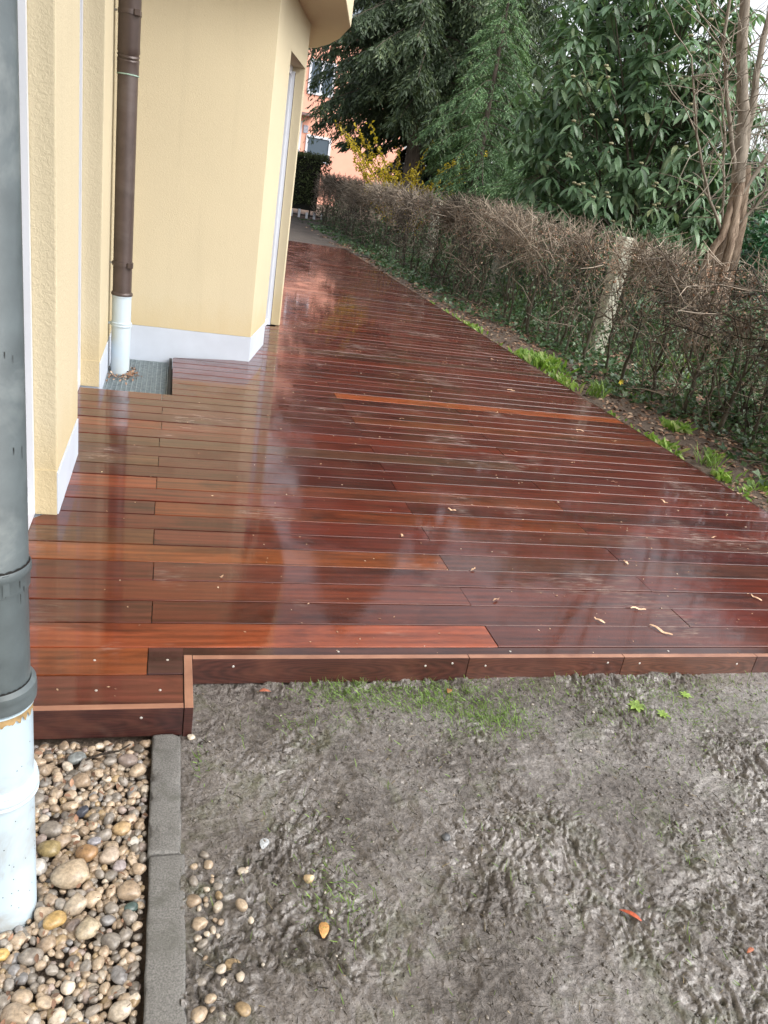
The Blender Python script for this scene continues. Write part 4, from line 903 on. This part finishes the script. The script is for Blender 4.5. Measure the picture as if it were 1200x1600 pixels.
# a few dead leaves still hanging, plus ivy climbing in the lower half
g = np.random.default_rng(8); n = 9000; y = 3.6+g.random(n)**1.3*27; P = np.stack([hx(y)+g.uniform(-.26, .6, n), y, htop(y)-.15-np.abs(g.normal(0, .4, n))], -1); P = P[P[:, 2] > 0]; n = len(P)
o = litter('dry_leaves', P, g.uniform(.018, .036, n)*(1+.012*P[:, 1]), np.clip(g.normal(.6, .2, n), 0, 1), .9, 3); o.parent = hedge; o.matrix_parent_inverse = Matrix.Translation(-hedge.location); tag(o, kind='stuff')
n = 15000; y = 3.8+g.random(n)**1.05*27; P = np.stack([hx(y)+g.uniform(-.15, .8, n), y, -.1+np.abs(g.normal(0, .5, n))], -1); gap_ = np.minimum.reduce([abs(P[:, 1]-q)/wq for q, wq in ((8.35, .34), (12.1, .4), (19.8, .6))]); P = P[(P[:, 2] < 1.25) & ~((gap_ < 1) & (P[:, 2] > .12)) & (fbm(P[:, 1]*.9, P[:, 2]*1.6, 3, 4) > -.12)]; n = len(P)
o = litter('ivy_leaves', P, g.uniform(.03, .055, n)*(1+.012*P[:, 1]), np.clip(g.normal(.52, .25, n), 0, 1), .9, 13, M_IVY, IVY); o.parent = hedge; o.matrix_parent_inverse = Matrix.Translation(-hedge.location); tag(o, kind='stuff')

# ------------------------------------------------------------------ conifers
SPR = (np.array([(-.5,0,0),(.5,0,0),(-.9,-.05,.35),(.9,-.05,.35),(-.55,-.12,.7),(.55,-.12,.7),(0,-.22,1.0),(0,.25,.35)]), [np.array([(0,1,3,2),(2,3,5,4)]), np.array([(4,5,6)])])
M_BARK = m_bark('conifer_bark', (.05,.038,.03,1), (.15,.12,.10,1), (18,18,4), .02)
def conifer(name, x, y, H, Rm, zlow, label, mat, seed, nbr=95, spr=1.0, droop=.5, trunk=.2, weep=.5, dens=1.0, ztop_tr=None, sp_len=(.16,.34), sp_w=(.018,.04), cone=.9, zc=.35, lean=(0,0)):
    g = np.random.default_rng(seed); t = empty(name, (x, y, -.12), label, 'tree', 'trees beyond the hedge')
    MB().tube([(x+lean[0]*k, y+lean[1]*k, -.2+k*H) for k in np.linspace(0, 1, 9)], [trunk*(1-.9*k)+.01 for k in np.linspace(0, 1, 9)], 12, jit=.05).build('trunk', M_BARK, t, smooth=True, auto=60)
    limbs = MB(); P = []; D = []
    for b in range(nbr):
        f = (b+g.random())/nbr; z = zlow+(H-zlow)*f**1.05; az = b*2.399+g.normal(0, .3)
        prof = 1-max(0, (f-zc)/(1-zc))**cone if f > zc else .80+.20*f/zc
        L = Rm*prof*g.uniform(.72, 1.12)+.15; n_ = 9; c = np.array([x, y, z]); pts = []
        for i in range(n_+1):
            s = i/n_; pts.append(c+np.array([math.cos(az)*L*s, math.sin(az)*L*s, L*(.10*s-droop*s*s+.12*max(0, s-.75))]))
        limbs.tube(pts, [max(.006, .03*L/3*(1-.85*i/n_)) for i in range(n_+1)], 5, caps=False)
        pts = np.array(pts); hi = z > 8.0; m2 = max(4, int(L*7*dens*(.3 if hi else 1))); ns = 9; m = m2*ns
        s = .12+.88*g.random(m2)**.8; ii = np.minimum((s*n_).astype(int), n_-1); fr_ = s*n_-ii; org = pts[ii]*(1-fr_[:, None])+pts[ii+1]*fr_[:, None]
        sgn = np.where(g.random(m2) < .5, -1, 1); tl = (.12+.30*L*.33*np.sin(np.clip(s, 0, 1)*2.5))*g.uniform(.6, 1.3, m2)*1.6
        td = unit(np.stack([math.cos(az)*.6-math.sin(az)*sgn*.8+g.normal(0, .25, m2), math.sin(az)*.6+math.cos(az)*sgn*.8+g.normal(0, .25, m2), -weep*g.uniform(.5, 1.5, m2)], -1))
        u_ = np.tile(np.linspace(.05, 1, ns), m2); O = np.repeat(org, ns, 0); TD = np.repeat(td, ns, 0); TL = np.repeat(tl, ns)
        base = O+TD*(u_*TL)[:, None]+np.stack([np.zeros(m), np.zeros(m), -weep*.35*u_**2*TL], -1)
        lat_ = unit(np.cross(TD, np.array([0, 0, 1.])))*np.where(np.arange(m) % 2, 1, -1)[:, None]
        dd = TD*.9+lat_*.55+g.normal(0, .22, (m, 3))+np.array([0, 0, -.25*weep])
        P.append(base); D.append(dd)
    tag(limbs.build('limbs', M_BARK, t), kind='stuff')
    P = np.concatenate(P); D = unit(np.concatenate(D)); n = len(P)
    big = np.where(P[:, 2] > 8, 1.9, 1.0); L = g.uniform(*sp_len, n)*spr*big; wd = g.uniform(*sp_w, n)*spr*big
    B = basis(D, np.stack([g.normal(0, .7, n), g.normal(0, .7, n), np.ones(n)], -1)); B = np.stack([B[:, :, 0]*wd[:, None], B[:, :, 1]*L[:, None], B[:, :, 2]*L[:, None]], -1)
    V, F4 = scatter(SPR[0], SPR[1][0], B, P); _, F3_ = scatter(SPR[0], SPR[1][1], B, P)
    rad = np.hypot(P[:, 0]-x, P[:, 1]-y)/Rm; cl = fbm(P[:, 0]*1.4+P[:, 2]*.6, P[:, 1]*1.4+P[:, 2]*.9, 3, seed)
    tint = np.clip(.42+cl*.5+g.normal(0, .2, n), 0, 1)
    link('crown', mesh_np('crown', V, [F4, F3_], np.repeat(tint, len(SPR[0]))), mat, t); return t
M_SPRUCE = m_leaf('spruce_needles', [(0, (.032,.048,.028,1)), (.55, (.078,.115,.062,1)), (1, (.19,.235,.115,1))], rough=.5, trans=.28, spec=.4)
M_HEM = m_leaf('hemlock_needles', [(0, (.05,.095,.045,1)), (.5, (.11,.195,.09,1)), (1, (.22,.33,.15,1))], rough=.5, trans=.25, spec=.3)
M_DEEP = m_leaf('deep_evergreen', [(0, (.012,.024,.016,1)), (.6, (.025,.05,.03,1)), (1, (.06,.10,.05,1))], rough=.5, trans=.15)
conifer('spruce_tree', 7.0, 25.5, 15, 3.45, 3.7, 'tall dark drooping spruce overhanging the hedge beside the peach house', M_SPRUCE, 3, nbr=215, weep=.8, droop=.42, dens=5.6, trunk=.24, sp_len=(.08,.19), sp_w=(.015,.03), cone=1.2)
conifer('hemlock_tree', 7.4, 20.6, 6.6, 1.35, .9, 'lighter green feathery hemlock in front of the dark spruce', M_HEM, 5, nbr=90, weep=.5, droop=.6, dens=6.0, trunk=.11, sp_len=(.05,.11), sp_w=(.007,.014), cone=1.0, zc=.5)
conifer('fir_tree', 9.0, 31.5, 16, 3.3, 3.2, 'dark fir standing right behind the tall spruce', M_SPRUCE, 17, nbr=120, weep=.6, droop=.4, dens=2.4, trunk=.2, sp_len=(.16,.34), sp_w=(.04,.07))
conifer('fir_tree', 10.6, 27, 13, 3.2, .6, 'dark fir behind the hemlock and the broad-leaved shrub', M_SPRUCE, 7, nbr=110, weep=.6, droop=.4, dens=2.2, trunk=.2, sp_len=(.12,.26), sp_w=(.025,.05))
conifer('fir_tree', 15.2, 30, 11, 3.6, .3, 'dark fir farthest right in the background', M_DEEP, 9, nbr=90, weep=.6, droop=.4, dens=1.6, trunk=.2, sp_len=(.25,.5), sp_w=(.04,.07))
conifer('yew_tree', 8.3, 17.8, 3.6, 1.7, .1, 'low green yew behind the hedge left of the broad-leaved shrub', M_HEM, 11, nbr=80, weep=.5, droop=.3, dens=5.0, trunk=.08, sp_len=(.05,.12), sp_w=(.008,.016), zc=.6)
conifer('yew_tree', 12.5, 20, 3.6, 2.6, .1, 'dark yew behind the broad-leaved shrub', M_DEEP, 12, nbr=90, weep=.5, droop=.3, dens=2.2, trunk=.1, sp_len=(.14,.3), sp_w=(.03,.05), zc=.6)
conifer('yew_tree', 10.6, 33, 4.6, 2.7, .1, 'dark yew filling the gap below the spruce', M_DEEP, 13, nbr=90, weep=.5, droop=.3, dens=1.8, trunk=.1, sp_len=(.2,.35), sp_w=(.04,.06), zc=.6)

# forsythia in flower
fo_ = empty('forsythia_bush', (6.0, 22.2, -.12), 'yellow flowering forsythia between the hedge and the spruce', 'shrub')
g = np.random.default_rng(17); b = MB(); P = []
for k in range(38):
    az = g.uniform(0, 6.3); L = g.uniform(1.8, 3.6); c = np.array([6.0+g.normal(0, .15), 22.2+g.normal(0, .15), -.1]); pts = []
    for i in range(9):
        pts.append(c.copy()); s = i/8; c = c+np.array([math.cos(az)*L*.05*(1+s), math.sin(az)*L*.05*(1+s), L*.12*(1.1-.5*s)])+g.normal(0, .03, 3)
    b.tube(pts, [.012*(1-.8*i/8)+.003 for i in range(9)], 5, caps=False)
    pts = np.array(pts)
    for q in range(130): 
        i = int(g.uniform(2.5, 8)); f = g.random(); P.append(pts[i]*(1-f)+pts[min(8, i+1)]*f+g.normal(0, .03, 3))
b.build('canes', M_STEM, fo_)
P = np.array(P); n = len(P)
M_FOR = m_leaf('forsythia_flower', [(0, (.38,.27,.015,1)), (1, (.72,.56,.05,1))], trans=.35)
o = litter('blossom', P, g.uniform(.05, .10, n), g.random(n), .9, 18, M_FOR); o.parent = fo_; o.matrix_parent_inverse = Matrix.Translation(-fo_.location)

# ------------------------------------------------------------------ big leathery-leaved viburnum
vib = empty('viburnum_shrub', (8.2, 13.2, -.12), 'large shrub of long drooping leathery dark green leaves above the hedge', 'shrub')
g = np.random.default_rng(23)
LT, LF = leaf_T(.30, .25, .30, 4)
tips = []; limbs = MB()
C = np.array([7.7, 13.4, 2.7]); RAD = np.array([2.2, 2.0, 2.95])
tip_n = []
k = 0
while len(tips) < 1500:
    v = unit(g.normal(0, 1, 3)); r_ = g.random()**.28; f = 1+.28*fbm(np.array([v[0]*2.1+v[2]]), np.array([v[1]*2.1-v[2]*1.3]), 3, 6)[0]*1.6
    p = C+RAD*v*r_*f
    if p[2] < .35: continue
    tips.append(p); tip_n.append(unit(v*np.array([1, 1, .6])+g.normal(0, .35, 3)))
tips = np.array(tips); tip_n = np.array(tip_n)
for k in range(26):
    t_ = tips[g.integers(len(tips))]; a = np.array([8.2+g.normal(0, .25), 13.2+g.normal(0, .25), -.15]); m = (a+t_)/2+np.array([g.normal(0, .25), g.normal(0, .25), .35])
    limbs.tube([a, a*.6+m*.4+[0, 0, .25], m, (m+t_)/2+[0, 0, .08], t_], [.035, .028, .022, .014, .006], 6, caps=False, jit=.08)
for k in range(700):
    i = g.integers(len(tips)); t_ = tips[i]; a = t_-tip_n[i]*g.uniform(.3, .7)-np.array([0, 0, .15]); limbs.tube([a, (a+t_)/2+g.normal(0, .03, 3), t_], [.009, .007, .005], 4, caps=False)
tag(limbs.build('limbs', M_STEM, vib), kind='stuff')
LP = []; LD = []; LL = []; LN = []
for p, nn in zip(tips, tip_n):
    m = g.integers(5, 9); a0 = g.uniform(0, 6.3)
    for q in range(m):
        az = a0+q*6.283/m+g.normal(0, .2); out = np.array([math.cos(az), math.sin(az), 0])
        d = unit(out*.85+nn*.35+np.array([0, 0, g.normal(-.45, .35)])); LP.append(p+d*.02+np.array([0, 0, g.normal(0, .02)])); LD.append(d); LL.append(g.uniform(.20, .38)*g.choice([1, 1, .75])); LN.append(unit(np.array([0, 0, 1.])+nn*.5))
LP = np.array(LP); LD = np.array(LD); LL = np.array(LL); LN = np.array(LN)
B = basis(LD, LN)*LL[:, None, None]
camv = np.array([0, 0, CAMH]); dep = (LP-camv) @ fw
px_ = ((LP-camv) @ rt2)/dep*FPX+600; py_ = ((LP-camv) @ dn2)/dep*FPX+800
frontness = -((LP-C)/RAD**2*RAD) @ unit(C-camv)
score = LL*(frontness+.6)*((px_ > 700) & (px_ < 1190) & (py_ > 5) & (py_ < 345)); top = np.argsort(-score)[:300]; rest = np.setdiff1d(np.arange(len(LP)), top)
VST = [(0, (.055,.10,.050,1)), (.45, (.115,.20,.105,1)), (.8, (.20,.295,.165,1)), (.94, (.29,.34,.19,1)), (1, (.34,.28,.13,1))]
M_VIB = m_leaf('viburnum_leaf', VST, rough=.38, trans=.25, spec=.55); M_VIBO = m_leaf('viburnum_leaf_single', VST, rough=.38, trans=.25, spec=.55, obj=True)
V, F = scatter(LT, LF, B[rest], LP[rest]); cl = np.clip(.45+fbm(LP[rest][:, 0]*2, LP[rest][:, 2]*2, 2, 5)*.3+g.normal(0, .2, len(rest)), 0, .95)
tag(link('foliage', mesh_np('foliage', V, F, np.repeat(cl, len(LT)), smooth=True), M_VIB, vib), kind='stuff')
lm = mesh_np('leaf', LT, LF, smooth=True)
vib_inv = Matrix.Translation(-vib.location)
for i in top:
    o = link('leaf', lm, M_VIBO); Mx = Matrix(B[i].tolist()).to_4x4(); Mx.translation = Vector(LP[i]); o.parent = vib; o.matrix_parent_inverse = vib_inv; o.matrix_world = Mx
M_BUD = m_plain('flower_bud', (.24,.22,.13,1), .8, nscale=200, var=.4)
budm = bpy.data.meshes.new('flower_bud'); bm = bmesh.new(); bmesh.ops.create_icosphere(bm, subdivisions=2, radius=.035)
for v in bm.verts: v.co.z *= .55; v.co *= 1+.18*math.sin(v.co.x*300)*math.sin(v.co.y*260)
bm.to_mesh(budm); bm.free()
for i in np.argsort(-((-(tips-C)) @ unit(C-camv)))[:44]:
    o = link('flower_bud', budm, M_BUD); o.location = tips[i]+np.array([0, 0, .05]); o.parent = vib; o.matrix_parent_inverse = vib_inv
# smaller leathery shrub right behind the many-stemmed tree
def leafy_shrub(name, c, rad, ntip, label, seed, Lr, mat, TT=None, group=None, cat='shrub', stops=None):
    g = np.random.default_rng(seed); s_ = empty(name, (c[0], c[1], -.12), label, cat, group); c = np.array(c); rad = np.array(rad)
    v = unit(g.normal(0, 1, (ntip, 3))); p = c+rad*v*(g.random(ntip)**.3)[:, None]; p = p[p[:, 2] > .02]; T_, F_ = TT or (LT, LF)
    P = np.repeat(p, 6, 0); n = len(P); az = g.uniform(0, 6.3, n); d = np.stack([np.cos(az), np.sin(az), g.normal(-.35, .4, n)], -1); P = P+g.normal(0, .04, (n, 3))
    B = basis(d, np.tile([0, 0, 1.], (n, 1))+g.normal(0, .3, (n, 3)))*g.uniform(*Lr, n)[:, None, None]; V, F = scatter(T_, F_, B, P)
    tag(link('foliage', mesh_np('foliage', V, F, np.repeat(np.clip(g.normal(.5, .25, n), 0, 1), len(T_)), smooth=True), mat, s_), kind='stuff')
    b = MB()
    for k in range(14):
        t_ = p[g.integers(len(p))]; a = np.array([c[0]+g.normal(0, .15), c[1]+g.normal(0, .15), -.15]); b.tube([a, (a+t_)/2+[0, 0, .1], t_], [.02, .013, .005], 5, caps=False)
    b.build('stems', M_STEM, s_); return s_
leafy_shrub('viburnum_shrub', (9.9, 12.2, 1.5), (1.2, 1.2, 1.7), 330, 'dim leathery-leaved shrub behind the many-stemmed tree', 31, (.14, .24), M_VIB)
leafy_shrub('laurel_shrub', (10.0, 17.5, 1.5), (2.2, 1.6, 1.8), 800, 'dark laurel mass behind the long-leaved shrub', 32, (.12, .2), M_VIB)
leafy_shrub('boxwood_shrub', (7.0, 11.4, .75), (.9, 1.0, .95), 1300, 'small-leaved dark green bush just behind the hedge', 33, (.03, .055), M_IVY)
leafy_shrub('ivy_bush', (7.35, 9.1, 1.35), (.42, .5, .75), 330, 'glossy ivy bush at the right edge above the hedge', 34, (.06, .10), m_leaf('bright_ivy', [(0, (.02,.06,.03,1)), (.6, (.05,.15,.07,1)), (1, (.10,.26,.13,1))], rough=.3, trans=.15), IVY)
leafy_shrub('ivy_bush', (5.5, 6.3, .55), (.45, .9, .6), 330, 'pale ivy climbing through the hedge at the right edge', 35, (.04, .075), M_IVY, IVY)

# ------------------------------------------------------------------ many-stemmed pruned tree
mt = empty('multi_stem_tree', (6.7, 9.1, -.12), 'pruned many-stemmed bare tree with flaking brown bark at the right', 'tree')
M_FLAKE = m_bark('flaking_bark', (.11,.072,.050,1), (.33,.255,.19,1), (34,34,3.0), .03); M_GREYB = m_bark('pale_branch_bark', (.14,.115,.09,1), (.30,.26,.21,1), (30,30,6), .01)
r_ = random.Random(3)
def limb(pts, r0, r1, mat, name, n=9, wob=.012, parent=mt):
    P = [np.array(p, float) for p in pts]; out = []
    for i in range(len(P)-1):
        for j in range(4): out.append(P[i]*(1-j/4)+P[i+1]*(j/4)+np.array([r_.uniform(-wob, wob) for _ in range(3)]))
    out.append(P[-1]); m = len(out)
    MB().tube(out, [r0+(r1-r0)*i/(m-1) for i in range(m)], n, jit=.16 if name == 'trunk' else .08).build(name, mat, parent, smooth=True, auto=70); return out
limb([(6.62,9.0,-.2),(6.66,9.0,.8),(6.69,9.0,1.6),(6.58,9.0,2.25)], .105, .075, M_FLAKE, 'trunk', 12, .02)
limb([(6.98,9.05,-.2),(6.94,9.05,.9),(6.80,9.03,1.8),(6.64,9.02,2.4)], .085, .06, M_FLAKE, 'trunk', 12, .02)
limb([(6.74,8.90,-.2),(6.72,8.9,.7),(6.66,8.92,1.5),(6.60,8.95,2.1)], .06, .04, M_FLAKE, 'trunk', 10, .03)
limb([(6.42,8.95,.6),(6.45,8.95,1.1),(6.56,8.97,1.75),(6.62,8.99,2.0)], .05, .04, M_FLAKE, 'trunk', 9, .03)
tops = [limb([(6.58,9.0,2.2),(6.38,9.0,2.9),(6.10,9.02,3.6),(5.85,9.05,4.6),(5.7,9.1,6.2)], .085, .035, M_GREYB, 'limb', 10),
 limb([(6.58,9.0,2.25),(6.50,9.05,3.0),(6.42,9.1,3.7),(6.40,9.2,5.8)], .055, .025, M_GREYB, 'limb', 9),
 limb([(6.50,8.98,2.3),(6.10,8.9,2.9),(5.75,8.85,3.5),(5.55,8.8,4.6)], .03, .012, M_GREYB, 'limb', 7),
 limb([(6.60,9.0,1.6),(6.2,8.9,1.95),(5.7,8.8,2.6),(5.35,8.75,3.3)], .022, .008, M_GREYB, 'limb', 7),
 limb([(6.55,9.0,1.75),(6.25,8.9,2.35),(5.95,8.85,3.0),(5.8,8.8,3.7)], .016, .006, M_GREYB, 'limb', 6),
 limb([(6.68,9.0,2.1),(6.95,8.95,2.8),(7.0,8.9,3.6),(7.1,8.9,4.8)], .03, .012, M_GREYB, 'limb', 7),
 limb([(6.72,9.0,1.9),(7.1,8.9,2.35),(7.5,8.8,2.7),(7.9,8.8,3.2)], .016, .006, M_GREYB, 'limb', 6),
 limb([(6.72,9.0,1.7),(7.0,8.9,2.2),(7.15,8.8,3.0),(7.2,8.8,4.2)], .02, .008, M_GREYB, 'limb', 6)]
b = MB(); g = np.random.default_rng(41)
for tp in tops:
    for k in range(26):
        p = tp[g.integers(2, len(tp))]; c = p.copy(); d = unit(np.array([g.normal(0, 1), g.normal(0, .7), g.normal(.6, .5)])); L = g.uniform(.3, 1.1); q = [c.copy()]
        for i in range(4): c = c+d*L/4; d = unit(d+g.normal(0, .2, 3)); q.append(c.copy())
        b.tube(q, [.007, .006, .005, .0035, .002], 4, caps=False)
b.build('twigs', M_GREYB, mt)
# bare thicket against the sky at the upper right
th = empty('bare_thicket', (11.5, 13.5, -.12), 'thin bare branches against the pale sky at the upper right', 'shrub')
b = MB()
for k in range(240):
    c = np.array([g.uniform(8.8, 14.5), g.uniform(12.4, 15.5), g.uniform(-.1, 1.0)]); d = unit(np.array([g.normal(0, .35), g.normal(0, .3), 1.])); L = g.uniform(2.2, 5.2); q = [c.copy()]
    for i in range(6): c = c+d*L/6; d = unit(d+g.normal(0, .16, 3)); q.append(c.copy())
    b.tube(q, [.014, .012, .010, .008, .006, .004, .002], 4, caps=False)
    for s in range(5):
        p = q[g.integers(2, 6)].copy(); d2 = unit(d+g.normal(0, .8, 3)); b.tube([p, p+d2*.3, p+d2*.6+g.normal(0, .06, 3)], [.005, .004, .002], 3, caps=False)
b.build('branches', M_GREYB, th)

# ------------------------------------------------------------------ dark shed behind
shed = empty('garden_shed', (12.4, 15, -.12), 'dark timber shed with pale roof edge half hidden at the right', 'shed')
M_SHED = m_plain('dark_timber', (.022,.022,.026,1), .8, nscale=8, var=.3)
for i in range(13): MB().box(10.75, 14.6, 14.0, 14.06, -.2+i*.235, -.2+i*.235+.225).build('wall_board', M_SHED, shed)
MB().box(10.78, 14.6, 14.062, 16.4, -.2, 2.86).build('wall', M_SHED, shed)
MB().box(10.5, 14.9, 13.7, 16.7, 2.88, 2.98).build('roof', m_plain('roof_felt', (.07,.07,.075,1), .9), shed)
MB().box(10.49, 14.9, 13.67, 13.698, 2.90, 2.99).build('roof_edge', M_WHITE, shed)

# ------------------------------------------------------------------ clipped evergreen hedge at the path end, with pickets
eh = empty('evergreen_hedge', (4.4, 31.3, -.12), 'dense clipped dark evergreen hedge closing the far end of the path', 'hedge')
g = np.random.default_rng(51); n = 15000
x = g.uniform(1.2, 5.5, n); y = 31.0+np.abs(g.normal(0, .3, n)); z = g.uniform(.16, 1.0, n)**.9*2.12
z = np.where(x > 5.0, np.minimum(z*1.0, 2.0), z); side = g.random(n) < .22; z = np.where(side, 2.08+g.normal(0, .05, n), z); y = np.where(side, g.uniform(31, 32.2, n), y)
m = (x > 4.9) & (z < 1.35); x = np.where(m, x-.5, x)
P = np.stack([x+g.normal(0, .03, n), y, z], -1); T_, F_ = leaf_T(.5, .3, .2, 2)
o = litter('foliage', P, g.uniform(.05, .11, n), np.clip(g.normal(.45, .25, n), 0, 1), .9, 52, m_leaf('thuja_leaf', [(0, (.03,.042,.016,1)), (.6, (.085,.11,.042,1)), (1, (.17,.20,.085,1))], rough=.6, trans=.1, spec=.25), (T_, F_)); o.parent = eh; o.matrix_parent_inverse = Matrix.Translation(-eh.location); tag(o, kind='stuff')
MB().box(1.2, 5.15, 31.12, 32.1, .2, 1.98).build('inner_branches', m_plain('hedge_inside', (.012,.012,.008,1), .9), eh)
for i in range(9): MB().tube([(1.6+i*.42, 31.5, -.2), (1.62+i*.42, 31.5, .5)], .03, 6).build('stem', M_STEM, eh)
pf = empty('picket_fence', (4.4, 30.8, -.1), 'low white pickets showing at the foot of the evergreen hedge', 'fence')
for i in range(14):
    xx = 1.6+i*.285; h = .24+.05*math.sin(i*2.1)
    MB().prism([(xx, 30.86), (xx+.085, 30.86), (xx+.085, 30.885), (xx, 30.885)], -.15, h-.06).build('picket', M_WHITE, pf)
MB().box(1.5, 5.6, 30.89, 30.91, .0, .05).build('rail', M_DARK, pf)

# ------------------------------------------------------------------ peach building far behind
ph = empty('peach_building', (11, 48, 0), 'peach-coloured rendered house with white-framed windows far behind the garden', 'building')
M_PEACH = m_plain('peach_render', (.80, .40, .29, 1), .85, nscale=1.2, var=.06); M_PANE = NT('sky_pane').set(color=(.10,.13,.16,1), rough=.05, spec=1.0)
MB().box(2, 12.6, 48, 58, -.3, 12.5).build('wall', M_PEACH, ph)
MB().box(1.5, 13.1, 47.4, 58.6, 12.52, 12.9).build('roof', m_plain('far_roof', (.16,.06,.045,1), .8), ph)
def far_window(x0, x1, z0, z1, mull=True):
    f = MB(); t = .12
    f.box(x0, x1, 47.93, 47.995, z0, z0+t); f.box(x0, x1, 47.93, 47.995, z1-t, z1); f.box(x0, x0+t, 47.93, 47.995, z0+t+.001, z1-t-.001); f.box(x1-t, x1, 47.93, 47.995, z0+t+.001, z1-t-.001)
    if mull: f.box((x0+x1)/2-.06, (x0+x1)/2+.06, 47.95, 47.993, z0+t+.001, z1-t-.001)
    wf = f.build('window', M_WHITE, ph); MB().box(x0+.05, x1-.05, 47.975, 47.99, z0+.05, z1-.05).build('pane', M_PANE, wf)
far_window(6.70, 8.15, 5.45, 7.15); far_window(6.92, 8.35, 2.1, 3.45, False); far_window(8.55, 10.1, 9.0, 10.8); far_window(5.3, 6.6, 9.0, 10.8);
dr = MB().box(5.6, 6.62, 47.92, 47.995, .0, 4.05).build('door', M_WHITE, ph); MB().box(5.75, 6.45, 47.90, 47.918, .3, 3.85).build('pane', M_PANE, dr)
MB().box(5.0, 7.15, 47.0, 47.99, 4.32, 4.45).build('canopy', m_plain('canopy_tin', (.20,.13,.12,1), .6), ph)
MB().box(6.72, 6.98, 47.95, 47.993, 3.5, 3.88).build('plaque', m_plain('plaque_grey', (.35,.36,.42,1), .5, nscale=9, var=.5), ph)
# garden wall line at the foot of that building
tag(MB().box(7.5, 20, 40.0, 40.25, -.2, 1.35).build('garden_wall', m_plain('old_render', (.30,.26,.20,1), .9)), 'low grey garden wall in front of the peach building', 'wall')
